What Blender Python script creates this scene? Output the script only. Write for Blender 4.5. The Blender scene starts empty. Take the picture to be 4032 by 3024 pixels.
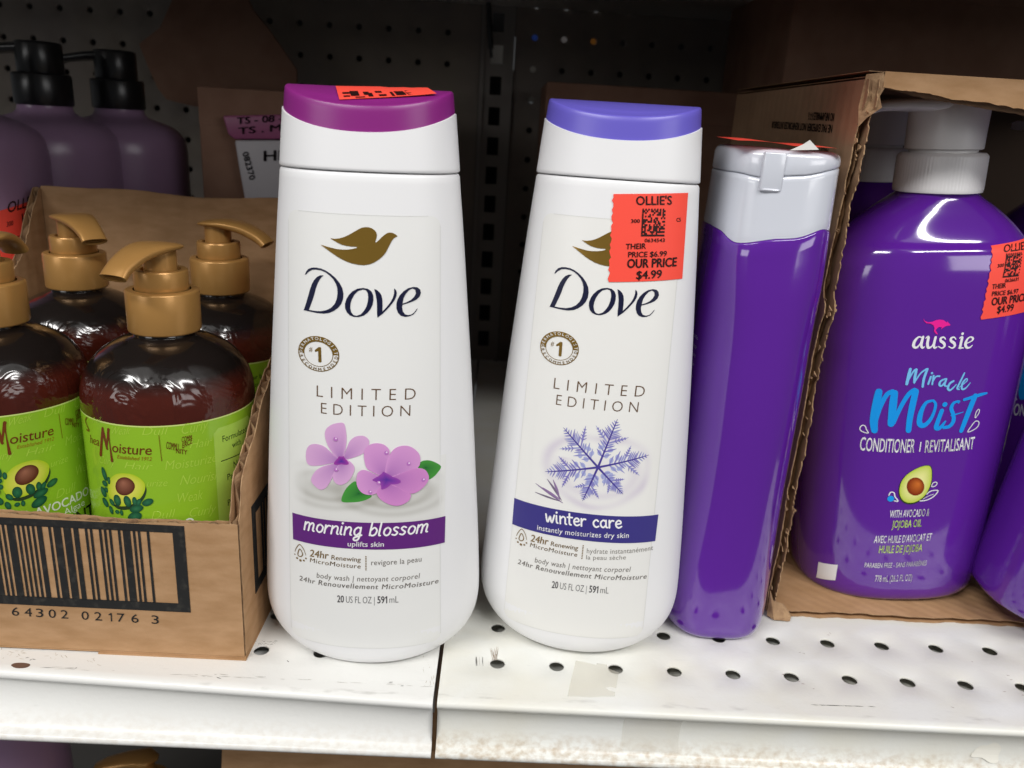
import bpy, bmesh, math, random
from mathutils import Vector, Matrix
from mathutils.bvhtree import BVHTree
from mathutils.geometry import tessellate_polygon

S = 0.0254                      # the scene is laid out in inches, stored in metres
C = bpy.context.scene.collection
SC = bpy.context.scene
random.seed(7)

# ------------------------------------------------------------------ camera
CP = Vector((-0.2943, -11.365, 8.6577)); YAW, PIT, ROL, FPX = -0.022523, 0.315032, 0.060196, 3152.05
_r = Vector((math.cos(YAW), math.sin(YAW), 0))
_f = Vector((-math.sin(YAW)*math.cos(PIT), math.cos(YAW)*math.cos(PIT), -math.sin(PIT)))
_u = _r.cross(_f)
CR = math.cos(ROL)*_r + math.sin(ROL)*_u
CU = -math.sin(ROL)*_r + math.cos(ROL)*_u
CF = _f
cam = bpy.data.cameras.new('camera'); camo = bpy.data.objects.new('camera', cam); C.objects.link(camo)
camo.matrix_world = Matrix(((CR.x, CU.x, -CF.x, CP.x*S), (CR.y, CU.y, -CF.y, CP.y*S), (CR.z, CU.z, -CF.z, CP.z*S), (0, 0, 0, 1)))
cam.sensor_width = 36; cam.lens = FPX/4032*36; cam.clip_start = 0.01; cam.clip_end = 50
cam.dof.use_dof = True; cam.dof.focus_distance = 12.6*S; cam.dof.aperture_fstop = 14
SC.camera = camo
SC.render.resolution_x, SC.render.resolution_y = 1024, 768

# ------------------------------------------------------------------ light of the shop
w = bpy.data.worlds.new('World'); SC.world = w; w.use_nodes = True
bg = w.node_tree.nodes['Background']; bg.inputs[0].default_value = (0.93, 0.96, 1, 1); bg.inputs[1].default_value = 0.088
def area(name, loc, tgt, sx, sy, power, col):
    l = bpy.data.lights.new(name, 'AREA'); l.shape = 'RECTANGLE'; l.size = sx*S; l.size_y = sy*S; l.energy = power; l.color = col
    o = bpy.data.objects.new(name, l); C.objects.link(o); o.location = Vector(loc)*S
    d = Vector(tgt)-Vector(loc); o.rotation_euler = d.to_track_quat('-Z', 'Y').to_euler(); return o
area('ceiling_lamp', (-30, -23, 64), (0, 1, 3), 60, 26, 2.6, (1, .98, .955))
area('ceiling_lamp', (26, -23, 64), (0, 1, 3), 60, 26, 2.6, (1, .98, .955))
area('ceiling_lamp', (-38, -50, 63), (0, 1, 3), 48, 6, 23.2, (1, .985, .97))
area('ceiling_lamp', (34, -50, 63), (0, 1, 3), 48, 6, 23.2, (1, .985, .97))
area('low_front_fill', (-82, -84, 32), (0, 1, 4), 50, 30, 10, (1, .985, .975))  # added low fill in place of bounce from floor and opposite shelves
area('low_front_fill', (78, -84, 32), (0, 1, 4), 50, 30, 10, (1, .985, .975))  # second added fill, set aside so the bottle gap stays dark
area('next_aisle_lamp', (1, 40, 26), (1, 22, 10), 30, 8, 2.5, (1, .98, .95))
SC.view_settings.view_transform = 'Standard'; SC.view_settings.look = 'None'
SC.view_settings.exposure = .10; SC.view_settings.gamma = 1
SC.render.engine = 'CYCLES'
SC.cycles.max_bounces = 8; SC.cycles.diffuse_bounces = 4

# ------------------------------------------------------------------ helpers
def lin(r, g, b):
    f = lambda c: (c/255/12.92) if c <= 10.3 else ((c/255+.055)/1.055)**2.4
    return (f(r), f(g), f(b))

def mat(name, col=(.5, .5, .5), rough=.5, metal=0, coat=0, bump=None, attr=False, spec=.5, var=None, coat_rough=.05, sss=0, alpha=None, trans=0):
    m = bpy.data.materials.new(name); m.use_nodes = True
    nt = m.node_tree; b = nt.nodes['Principled BSDF']
    b.inputs['Base Color'].default_value = (*col, 1); b.inputs['Roughness'].default_value = rough; b.inputs['Metallic'].default_value = metal
    b.inputs['Coat Weight'].default_value = coat; b.inputs['Coat Roughness'].default_value = coat_rough; b.inputs['Specular IOR Level'].default_value = spec
    if sss: b.inputs['Subsurface Weight'].default_value = sss; b.inputs['Subsurface Radius'].default_value = (.004, .003, .003); b.inputs['Subsurface Scale'].default_value = 1
    if alpha is not None: b.inputs['Alpha'].default_value = alpha
    if trans: b.inputs['Transmission Weight'].default_value = trans
    L = nt.links
    tc = nt.nodes.new('ShaderNodeTexCoord')
    if attr:
        a = nt.nodes.new('ShaderNodeAttribute'); a.attribute_name = 'Col'; L.new(a.outputs['Color'], b.inputs['Base Color'])
    if var:   # (scale, other colour, low, high[, stretch])
        n = nt.nodes.new('ShaderNodeTexNoise'); n.inputs['Scale'].default_value = var[0]; n.inputs['Detail'].default_value = 6
        mp = nt.nodes.new('ShaderNodeMapping'); L.new(tc.outputs['Object'], mp.inputs[0]); L.new(mp.outputs[0], n.inputs['Vector'])
        if len(var) > 4: mp.inputs['Scale'].default_value = var[4]
        r = nt.nodes.new('ShaderNodeMapRange'); r.inputs[1].default_value = var[2]; r.inputs[2].default_value = var[3]; L.new(n.outputs['Fac'], r.inputs[0])
        mx = nt.nodes.new('ShaderNodeMix'); mx.data_type = 'RGBA'; mx.inputs[6].default_value = (*col, 1); mx.inputs[7].default_value = (*var[1], 1)
        L.new(r.outputs[0], mx.inputs[0]); L.new(mx.outputs[2], b.inputs['Base Color'])
    if bump:  # (scale, strength, distance)
        n = nt.nodes.new('ShaderNodeTexNoise'); n.inputs['Scale'].default_value = bump[0]; n.inputs['Detail'].default_value = 4; L.new(tc.outputs['Object'], n.inputs['Vector'])
        bp = nt.nodes.new('ShaderNodeBump'); bp.inputs['Strength'].default_value = bump[1]; bp.inputs['Distance'].default_value = bump[2]
        L.new(n.outputs['Fac'], bp.inputs['Height']); L.new(bp.outputs[0], b.inputs['Normal'])
    return m

class MB:
    """collects polygons (inches) and links them as one mesh object"""
    def __init__(s): s.v = []; s.f = []; s.mi = []; s.sm = []; s.col = []; s.cur = (1, 1, 1)
    def vert(s, p, col=None): s.v.append(tuple(p)); s.col.append(col or s.cur); return len(s.v)-1
    def face(s, idx, mi=0, sm=False): s.f.append(tuple(idx)); s.mi.append(mi); s.sm.append(sm)
    def quad(s, a, b, c, d, mi=0, sm=False): s.face([s.vert(p) for p in (a, b, c, d)], mi, sm)
    def loft(s, rings, mi=0, cap0=True, cap1=True, sm=True, closed=True):
        n = len(rings[0]); ids = [[s.vert(p) for p in r] for r in rings]
        for i in range(len(rings)-1):
            for j in range(n if closed else n-1):
                k = (j+1) % n; s.face((ids[i][j], ids[i][k], ids[i+1][k], ids[i+1][j]), mi, sm)
        if cap0: s.face(ids[0][::-1], mi, False)
        if cap1: s.face(ids[-1], mi, False)
        return s
    def box(s, x0, x1, y0, y1, z0, z1, mi=0):
        p = [(x0, y0, z0), (x1, y0, z0), (x1, y1, z0), (x0, y1, z0), (x0, y0, z1), (x1, y0, z1), (x1, y1, z1), (x0, y1, z1)]
        i = [s.vert(q) for q in p]
        for f in ((3, 2, 1, 0), (4, 5, 6, 7), (0, 1, 5, 4), (1, 2, 6, 5), (2, 3, 7, 6), (3, 0, 4, 7)): s.face([i[k] for k in f], mi)
        return s
    def build(s, name, mats, parent=None, loc=(0, 0, 0), rot=(0, 0, 0), angle=35, bevel=0, weld=False):
        me = bpy.data.meshes.new(name)
        me.from_pydata([(x*S, y*S, z*S) for x, y, z in s.v], [], s.f)
        if not isinstance(mats, (list, tuple)): mats = [mats]
        for m in mats: me.materials.append(m)
        me.polygons.foreach_set('material_index', s.mi); me.polygons.foreach_set('use_smooth', s.sm)
        ca = me.color_attributes.new('Col', 'FLOAT_COLOR', 'POINT')
        ca.data.foreach_set('color', [c for q in s.col for c in (q[0], q[1], q[2], 1)])
        me.update()
        if bevel or weld:
            bm = bmesh.new(); bm.from_mesh(me); bmesh.ops.remove_doubles(bm, verts=bm.verts, dist=1e-6)
            if bevel:
                es = [e for e in bm.edges if len(e.link_faces) == 2 and e.calc_face_angle(0) > .6]
                bmesh.ops.bevel(bm, geom=es, offset=bevel*S, segments=3, affect='EDGES', profile=.5)
                for f in bm.faces: f.smooth = True
            bm.to_mesh(me); bm.free()
        if any(s.sm) or bevel: me.set_sharp_from_angle(angle=math.radians(angle))
        o = bpy.data.objects.new(name, me); C.objects.link(o)
        if parent: o.parent = parent
        o.location = Vector(loc)*S; o.rotation_euler = rot
        return o

def tag(o, label, cat, group=None, kind=None):
    o['label'] = label; o['category'] = cat
    if group: o['group'] = group
    if kind: o['kind'] = kind
    return o
def thing(name, label, cat, loc=(0, 0, 0), rot=(0, 0, 0), group=None):
    o = bpy.data.objects.new(name, None); C.objects.link(o); o.empty_display_size = .02
    o.location = Vector(loc)*S; o.rotation_euler = rot
    return tag(o, label, cat, group)
def copy_tree(o, parent=None):
    c = o.copy(); C.objects.link(c); c.parent = parent
    for ch in list(o.children): copy_tree(ch, c)
    return c

def pchip(pts):
    xs = [p[0] for p in pts]; ys = [p[1] for p in pts]; n = len(xs)
    d = [(ys[i+1]-ys[i])/(xs[i+1]-xs[i]) for i in range(n-1)]
    m = [d[0]]+[0 if d[i-1]*d[i] <= 0 else 2*d[i-1]*d[i]/(d[i-1]+d[i]) for i in range(1, n-1)]+[d[-1]]
    def f(x):
        x = min(max(x, xs[0]), xs[-1]); i = 0
        while i < n-2 and x > xs[i+1]: i += 1
        h = xs[i+1]-xs[i]; t = (x-xs[i])/h
        return (2*t**3-3*t*t+1)*ys[i]+(t**3-2*t*t+t)*h*m[i]+(-2*t**3+3*t*t)*ys[i+1]+(t**3-t*t)*h*m[i+1]
    return f
def spow(x, e): return math.copysign(abs(x)**e, x)
def ring(a, b, z, n=2.0, N=96, cx=0, cy=0):
    return [(cx+a*spow(math.cos(t), 2/n), cy+b*spow(math.sin(t), 2/n), z) for t in (2*math.pi*i/N for i in range(N))]
def lathe(mb, prof, N=64, mi=0, cx=0, cy=0, cap0=True, cap1=True):
    mb.loft([ring(r, r, z, 2, N, cx, cy) for r, z in prof], mi, cap0, cap1)
def rprof(r, z0, z1, e=.03):   # cylinder side with rounded rims
    return [(r-e, z0), (r-e*.3, z0+e*.3), (r, z0+e), (r, z1-e), (r-e*.3, z1-e*.3), (r-e, z1)]
def catmull(P, n=8, closed=False):
    out = []; N = len(P)
    for i in range(N if closed else N-1):
        g = lambda k: P[k % N] if closed else P[min(max(k, 0), N-1)]
        a, b, c, d = g(i-1), g(i), g(i+1), g(i+2)
        for j in range(n):
            t = j/n
            out.append(tuple(.5*(2*b[q]+(c[q]-a[q])*t+(2*a[q]-5*b[q]+4*c[q]-d[q])*t*t+(3*b[q]-a[q]-3*c[q]+d[q])*t**3) for q in range(len(b))))
    if not closed: out.append(tuple(P[-1]))
    return out

# ---- measuring: a point of the photograph (full-size pixels) as a ray, and where that ray meets a plane or a built surface
def pix_ray(x, y):
    return (CR*((x-2016)/FPX)+CU*(-(y-1512)/FPX)+CF).normalized()
def on_plane(x, y, axis, val):
    d = pix_ray(x, y); return CP+d*((val-CP[axis])/d[axis])
def Z(ox, oy, k): return lambda p: (ox+p[0]/k, oy+p[1]/k)
Zm1 = Z(1150, 830, 3.6867); Zm2 = Z(1000, 1200, 2.074); Zm3 = Z(1000, 1900, 2.074)
Zw1 = Z(1850, 1150, 1.9516); Zw2 = Z(1850, 1900, 2.0737); Zwp = Z(1900, 200, 1.659); Zcap = Z(900, 0, 2.011)
Za = Z(3200, 1100, 2.0733); Zb = Z(3000, 1800, 2.0737); Zc = Z(3400, 1200, 2.552); Zd = Z(2700, 200, 1.659)
Zg = Z(0, 1600, 3.16); Zbox = Z(0, 1500, 1.659); Zo = Z(0, 0, 2212/4032)

class Surf:
    """the printed front of a container: flat label coordinates (u, z) laid on its real surface"""
    def __init__(s, M, front, eps=.0045): s.M = M; s.Mi = M.inverted(); s.front = front; s.eps = eps
    def p3(s, u, z, k=0): return (u, s.front(u, z)-s.eps-.0022*k, z)
    def px(s, p):
        o = s.Mi @ CP; d = s.Mi.to_3x3() @ pix_ray(*p)
        y = -.8
        for _ in range(40):
            t = (y-o.y)/d.y; q = o+d*t; y = .5*y+.5*s.front(q.x, q.z)
        return (q.x, q.z)
class Cyl(Surf):
    def __init__(s, M, r, eps=.004): s.M = M; s.Mi = M.inverted(); s.r = r; s.eps = eps
    def p3(s, u, z, k=0):
        R = s.r+s.eps+.002*k; return (R*math.sin(u/s.r), -R*math.cos(u/s.r), z)
    def px(s, p):
        o = s.Mi @ CP; d = s.Mi.to_3x3() @ pix_ray(*p)
        a = d.x**2+d.y**2; b = o.x*d.x+o.y*d.y; c = o.x**2+o.y**2-s.r**2; q = b*b-a*c
        t = (-b-math.sqrt(max(q, 0)))/a; h = o+d*t
        return (s.r*math.atan2(h.x, -h.y), h.z)
class Flat(Surf):
    """a plane: origin o, axes ux (right), uz (up), normal n toward the viewer"""
    def __init__(s, o, ux, uz, n, eps=.004): s.o = Vector(o); s.ux = Vector(ux); s.uz = Vector(uz); s.n = Vector(n); s.eps = eps
    def p3(s, u, z, k=0): return tuple(s.o+s.ux*u+s.uz*z+s.n*(s.eps+.002*k))
    def px(s, p):
        d = pix_ray(*p); t = (s.o-CP).dot(s.n)/d.dot(s.n); h = CP+d*t-s.o; return (h.dot(s.ux), h.dot(s.uz))

# ---- lettering: the built-in font turned into triangles
_fc = bpy.data.curves.new('letters', 'FONT'); _fo = bpy.data.objects.new('letters', _fc); C.objects.link(_fo)
_fc.resolution_u = 3
def glyphs(body, bold=0, space=1.0):
    vs, fs = _glyphs(body, min(bold, 0), space)
    bars = []
    for i, ch in enumerate(body):      # the font's figure one is a bare bar: give it its flag
        if ch == '1':
            v1 = _glyphs(body[:i+1].replace(' ', 'i') if body[:i+1].strip() == '' else body[:i+1], 0, space)[0]; bars.append(max(v[0] for v in v1))
    for xr in bars:
        b = len(vs); vs += [(xr-.09, CAPH*1.0), (xr-.09, CAPH*.80), (xr-.26, CAPH*.70), (xr-.26, CAPH*.80)]; fs.append((b, b+3, b+2, b+1))
    if bold > 0:
        n = len(vs); d = bold*.9; base = list(vs); bf = list(fs)
        for dx, dy in ((-d, 0), (d, 0), (0, d*.7), (0, -d*.7)):
            k = len(vs); vs = vs+[(x+dx, y+dy) for x, y in base]; fs = fs+[tuple(i+k for i in f) for f in bf]
    return vs, fs
def _glyphs(body, bold=0, space=1.0):
    _fc.body = body; _fc.offset = bold; _fc.space_character = space
    bpy.context.view_layer.update()
    me = bpy.data.meshes.new_from_object(_fo.evaluated_get(bpy.context.evaluated_depsgraph_get()))
    vs = [(v.co.x, v.co.y) for v in me.vertices]; fs = [tuple(p.vertices) for p in me.polygons]
    bpy.data.meshes.remove(me)
    return vs, fs
CAPH = max(v[1] for v in _glyphs('H')[0])

class Print(MB):
    """ink on a Surf"""
    def __init__(s, surf): MB.__init__(s); s.surf = surf
    def loc(s, pts, Zf): return [s.surf.px(Zf(p)) for p in pts]
    def tri(s, pts, faces, col, k=1, mi=0, cut=.16):
        us = [p[0] for p in pts]
        if not pts: return
        cf = col if callable(col) else (lambda u, z: col)
        if max(us)-min(us) > cut*1.5:
            bm = bmesh.new(); bv = [bm.verts.new((p[0], p[1], 0)) for p in pts]
            for f in faces:
                try: bm.faces.new([bv[i] for i in f])
                except ValueError: pass
            x = math.floor(min(us)/cut)*cut
            while x < max(us):
                bmesh.ops.bisect_plane(bm, geom=bm.verts[:]+bm.edges[:]+bm.faces[:], plane_co=(x, 0, 0), plane_no=(1, 0, 0), dist=1e-6); x += cut
            bm.verts.index_update(); pts = [(v.co.x, v.co.y) for v in bm.verts]; faces = [[v.index for v in f.verts] for f in bm.faces]; bm.free()
        ids = [s.vert(s.surf.p3(p[0], p[1], k), cf(p[0], p[1])) for p in pts]
        for f in faces:
            q = [pts[i] for i in f]; A = sum(q[i][0]*q[(i+1) % len(q)][1]-q[(i+1) % len(q)][0]*q[i][1] for i in range(len(q)))
            f = [ids[i] for i in f]; s.face(f if A > 0 else f[::-1], mi, False)
    def poly(s, pts, col, k=1, mi=0, holes=(), smooth=0, cut=.16):
        if smooth: pts = catmull(pts, smooth, True); holes = [catmull(h, smooth, True) for h in holes]
        loops = [[Vector((p[0], p[1], 0)) for p in l] for l in [pts]+list(holes)]
        fs = tessellate_polygon(loops); s.tri([p for l in [pts]+list(holes) for p in l], fs, col, k, mi, cut)
    def stroke(s, pts, wid, col, k=1, mi=0, n=6, closed=False, cap=True):
        """a brush stroke: centre line in label inches, widths per point"""
        if not isinstance(wid, (list, tuple)): wid = [wid]*len(pts)
        P = catmull([(*p, w_) for p, w_ in zip(pts, wid)], n, closed)
        if closed: P.append(P[0])
        L = []; R_ = []
        for i, p in enumerate(P):
            a = P[max(i-1, 0)]; b = P[min(i+1, len(P)-1)]
            if closed and i in (0, len(P)-1): a = P[-2]; b = P[1]
            dx, dz = b[0]-a[0], b[1]-a[1]; l = math.hypot(dx, dz) or 1; nx, nz = -dz/l, dx/l; h = p[2]/2
            L.append((p[0]+nx*h, p[1]+nz*h)); R_.append((p[0]-nx*h, p[1]-nz*h))
        v = L+R_; n_ = len(L); fs = [(i, i+1, n_+i+1, n_+i) for i in range(n_-1)]
        s.tri(v, fs, col, k, mi)
        if cap and not closed:
            for q in (P[0], P[-1]): s.disc((q[0], q[1]), q[2]/2, q[2]/2, col, k+.3, mi, 10)
    def disc(s, c, rx, rz, col, k=1, mi=0, n=28, rot=0):
        s.poly([(c[0]+rx*math.cos(t)*math.cos(rot)-rz*math.sin(t)*math.sin(rot), c[1]+rx*math.cos(t)*math.sin(rot)+rz*math.sin(t)*math.cos(rot)) for t in (2*math.pi*i/n for i in range(n))], col, k, mi)
    def blob(s, pts, c, c_edge, c_mid, k=1, mi=0, rings=7, power=1.0):
        """a printed shape whose ink runs from one colour at its root to another at its rim"""
        n = len(pts); R = []
        for j in range(rings+1):
            t = j/rings; q = t**power
            col = tuple(c_mid[i]*(1-q)+c_edge[i]*q for i in range(3))
            R.append([s.vert(s.surf.p3(c[0]+(p[0]-c[0])*t, c[1]+(p[1]-c[1])*t, k), col) for p in pts])
        A = sum(pts[i][0]*pts[(i+1) % n][1]-pts[(i+1) % n][0]*pts[i][1] for i in range(n))
        for j in range(rings):
            for i in range(n):
                m = (i+1) % n; f = (R[j][i], R[j+1][i], R[j+1][m], R[j][m]); s.face(f if A > 0 else f[::-1], mi)
    def text(s, body, p0, p1, p2, col, k=1, mi=0, bold=0, space=1.0, bow=0):
        """baseline from p0 to p1, p2 = top of a capital above p0 (label inches)"""
        vs, fs = glyphs(body, bold, space)
        if not vs: return
        x0 = min(v[0] for v in vs); x1 = max(v[0] for v in vs)
        o = Vector(p0); ex = (Vector(p1)-o)/(x1-x0); ez = (Vector(p2)-o)/CAPH; L = Vector((-(p1[1]-p0[1]), p1[0]-p0[0])).normalized()
        out = []
        for v in vs:
            t = (v[0]-x0)/(x1-x0); q = o+ex*(v[0]-x0)+ez*v[1]+L*(bow*4*t*(1-t)); out.append((q.x, q.y))
        s.tri(out, fs, col, k, mi, cut=.3)
    def ptext(s, body, a, b, c, Zf, col, **kw):
        p = s.loc([a, b, c], Zf); s.text(body, p[0], p[1], p[2], col, **kw)
    def grid(s, u0, u1, z0, z1, nu, nz, col, k=0, mi=0, r=0, z0f=None, z1f=None):
        """a rectangular patch, corners rounded by r"""
        cf = col if callable(col) else (lambda u, z: col)
        ids = {}
        for i in range(nu+1):
            for j in range(nz+1):
                u = u0+(u1-u0)*i/nu
                za = z0f(u) if z0f else z0; zb = z1f(u) if z1f else z1
                d = min(u-u0, u1-u)
                if r and d < r: e = r-math.sqrt(max(r*r-(r-d)**2, 0)); za += e; zb -= e
                z = za+(zb-za)*j/nz; ids[i, j] = s.vert(s.surf.p3(u, z, k), cf(u, z))
        for i in range(nu):
            for j in range(nz): s.face((ids[i, j], ids[i+1, j], ids[i+1, j+1], ids[i, j+1]), mi, True)

HAND = {'m': (.95, [(0, 1), (0, 0)], [(0, .62), (.2, 1), (.4, .85), (.4, 0)], [(.4, .62), (.62, 1), (.8, .85), (.8, .12), (.92, .02)]), 'n': (.65, [(0, 1), (0, 0)], [(0, .6), (.27, 1), (.5, .82), (.5, .14), (.62, .02)]),
        'o': (.62, [(.3, 1), (.08, .8), (.04, .3), (.28, 0), (.52, .2), (.56, .7), (.3, 1)]), 'r': (.45, [(0, 1), (0, 0)], [(0, .55), (.2, .95), (.42, .95)]), 'i': (.2, [(0, 1), (0, .14), (.12, .02)], [(.02, 1.42), (.03, 1.44)]),
        'g': (.7, [(.5, .85), (.28, 1), (.04, .7), (.04, .25), (.25, 0), (.5, .3)], [(.53, 1), (.55, -.2), (.4, -.62), (.12, -.6), (.12, -.3), (.45, -.12), (.72, .05)]), 'b': (.64, [(0, 1.62), (0, .05)], [(0, .6), (.28, 1), (.55, .68), (.48, .18), (.22, 0), (0, .2)]),
        'l': (.2, [(0, 1.62), (0, .16), (.13, .02)]), 's': (.5, [(.42, .88), (.2, 1), (.04, .8), (.2, .55), (.42, .32), (.28, .02), (0, .1)]), 'w': (.9, [(0, 1), (.08, .15), (.2, .02), (.42, .8), (.5, .15), (.62, .02), (.86, 1)]),
        't': (.38, [(.12, 1.5), (.1, .2), (.26, .02)], [(-.08, 1), (.4, 1.03)]), 'e': (.58, [(.06, .5), (.48, .6), (.46, .9), (.26, 1), (.03, .68), (.06, .22), (.28, 0), (.56, .18)]), 'c': (.55, [(.5, .82), (.3, 1), (.05, .7), (.05, .28), (.27, 0), (.52, .14)]),
        'a': (.7, [(.5, .85), (.28, 1), (.04, .7), (.04, .25), (.25, 0), (.5, .3)], [(.54, 1), (.54, .15), (.68, .02)]), ' ': (.38,)}
def handwrite(pr, body, p0, p1, p2, wid, col, k):
    """rounded hand lettering; p2 = top of an x-height letter above p0"""
    tot = sum(HAND[c][0]+.17 for c in body)-.17; o = Vector(p0); ex = (Vector(p1)-o)/tot; ez = Vector(p2)-o; x = 0
    for n_, c in enumerate(body):
        for q, st in enumerate(HAND[c][1:]): pr.stroke([tuple(o+ex*(x+a)+ez*b) for a, b in st], wid*(1.3 if c == 'i' and q == 1 else 1), col, k+.15*q+.3*(n_ % 2), n=4)
        x += HAND[c][0]+.17

def mix(a, b, t): t = min(max(t, 0), 1); return tuple(a[i]*(1-t)+b[i]*t for i in range(3))

# ------------------------------------------------------------------ materials
INK = mat('printed_ink', rough=.42, attr=True, spec=.4)
INKG = mat('glossy_ink', rough=.16, attr=True, coat=.3)
GOLD = mat('gold_foil_ink', lin(150, 118, 50), rough=.28, metal=.55)
WHITE = mat('satin_white_plastic', (.83, .83, .835), rough=.38, spec=.4, bump=(900, .03, .0004))
LABEL = mat('label_film', (.80, .80, .77), rough=.3, spec=.4, attr=True, bump=(260, .06, .0006))
MAGENTA = mat('magenta_plastic', lin(134, 36, 122), rough=.33, bump=(900, .03, .0004))
PERI = mat('periwinkle_plastic', lin(104, 94, 196), rough=.33, bump=(900, .03, .0004))
STICK = mat('orange_price_paper', (.95, .085, .055), rough=.5, attr=True, spec=.3)
PURPLE = mat('purple_glossy_plastic', lin(90, 32, 148), rough=.12, coat=.9, spec=.55, coat_rough=.07, bump=(35, .02, .001))
PEARL = mat('pearl_plastic', (.64, .665, .73), rough=.22, coat=.8, spec=.6)
PUMPW = mat('white_pump_plastic', (.88, .87, .87), rough=.35, sss=.0)
GOLDP = mat('gold_plastic', lin(182, 136, 76), rough=.30, metal=.35, spec=.5, bump=(120, .05, .0006))
CARD = mat('cardboard', (.385, .222, .108), rough=.85, spec=.15, var=(150, (.48, .29, .155), .3, .7, (.5, .5, 1.6)), bump=(420, .25, .0006))
CARDD = mat('old_cardboard', (.30, .185, .11), rough=.85, spec=.15, var=(40, (.36, .225, .135), .35, .65), bump=(420, .25, .0006))
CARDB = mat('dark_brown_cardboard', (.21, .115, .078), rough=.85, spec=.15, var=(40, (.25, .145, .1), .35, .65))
CARDE = mat('torn_cardboard_edge', (.42, .27, .15), rough=.9, spec=.1, var=(200, (.25, .15, .085), .4, .62), bump=(600, .5, .001))
BLACKI = mat('black_box_ink', lin(38, 38, 38), rough=.75, spec=.2, var=(300, lin(60, 58, 54), .55, .75))
BLACKP = mat('black_pump_plastic', (.012, .012, .013), rough=.28)
LILAC = mat('lilac_plastic', lin(158, 128, 160), rough=.28)
NAVY = mat('dark_ink', lin(12, 16, 48), rough=.35)

# ------------------------------------------------------------------ amber bottle material: red soap below, empty dark neck above, crinkled seal film
def flutes(m, amp):
    nt = m.node_tree; L = nt.links; b = nt.nodes['Principled BSDF']; g = nt.nodes.new('ShaderNodeTexCoord'); sp = nt.nodes.new('ShaderNodeSeparateXYZ'); L.new(g.outputs['Object'], sp.inputs[0])
    a = nt.nodes.new('ShaderNodeMath'); a.operation = 'ADD'; L.new(sp.outputs['X'], a.inputs[0]); L.new(sp.outputs['Y'], a.inputs[1])
    k = nt.nodes.new('ShaderNodeMath'); k.operation = 'MULTIPLY'; L.new(a.outputs[0], k.inputs[0]); k.inputs[1].default_value = 2*math.pi/(.31*S)
    q = nt.nodes.new('ShaderNodeMath'); q.operation = 'SINE'; L.new(k.outputs[0], q.inputs[0])
    old = b.inputs['Normal'].links[0].from_socket
    bp = nt.nodes.new('ShaderNodeBump'); bp.inputs['Strength'].default_value = amp; bp.inputs['Distance'].default_value = .0002; L.new(q.outputs[0], bp.inputs['Height']); L.new(old, bp.inputs['Normal']); L.new(bp.outputs[0], b.inputs['Normal'])
flutes(CARD, .35); flutes(CARDD, .35)
def amber():
    m = mat('amber_bottle_plastic', (.05, .01, .008), rough=.15, coat=.2, spec=.55)
    nt = m.node_tree; L = nt.links; b = nt.nodes['Principled BSDF']
    g = nt.nodes.new('ShaderNodeTexCoord'); sp = nt.nodes.new('ShaderNodeSeparateXYZ'); L.new(g.outputs['Object'], sp.inputs[0])
    r = nt.nodes.new('ShaderNodeMapRange'); r.inputs[1].default_value = 4.25*S; r.inputs[2].default_value = 4.5*S; L.new(sp.outputs['Z'], r.inputs[0])
    mx = nt.nodes.new('ShaderNodeMix'); mx.data_type = 'RGBA'; mx.inputs[6].default_value = (*lin(70, 25, 16), 1); mx.inputs[7].default_value = (*lin(24, 19, 17), 1)
    L.new(r.outputs[0], mx.inputs[0]); L.new(mx.outputs[2], b.inputs['Base Color'])
    n = nt.nodes.new('ShaderNodeTexNoise'); n.inputs['Scale'].default_value = 70; n.inputs['Detail'].default_value = 2; n.inputs['Distortion'].default_value = 1.6
    L.new(g.outputs['Object'], n.inputs['Vector'])
    k = nt.nodes.new('ShaderNodeMapRange'); k.interpolation_type = 'SMOOTHSTEP'; k.inputs[1].default_value = 4.75*S; k.inputs[2].default_value = 4.4*S; L.new(sp.outputs['Z'], k.inputs[0])
    ml = nt.nodes.new('ShaderNodeMath'); ml.operation = 'MULTIPLY'; L.new(k.outputs[0], ml.inputs[0]); ml.inputs[1].default_value = .30
    bp = nt.nodes.new('ShaderNodeBump'); bp.inputs['Distance'].default_value = .004; L.new(ml.outputs[0], bp.inputs['Strength']); L.new(n.outputs['Fac'], bp.inputs['Height'])
    L.new(bp.outputs[0], b.inputs['Coat Normal']); L.new(bp.outputs[0], b.inputs['Normal'])
    return m
AMBER = amber()

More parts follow.
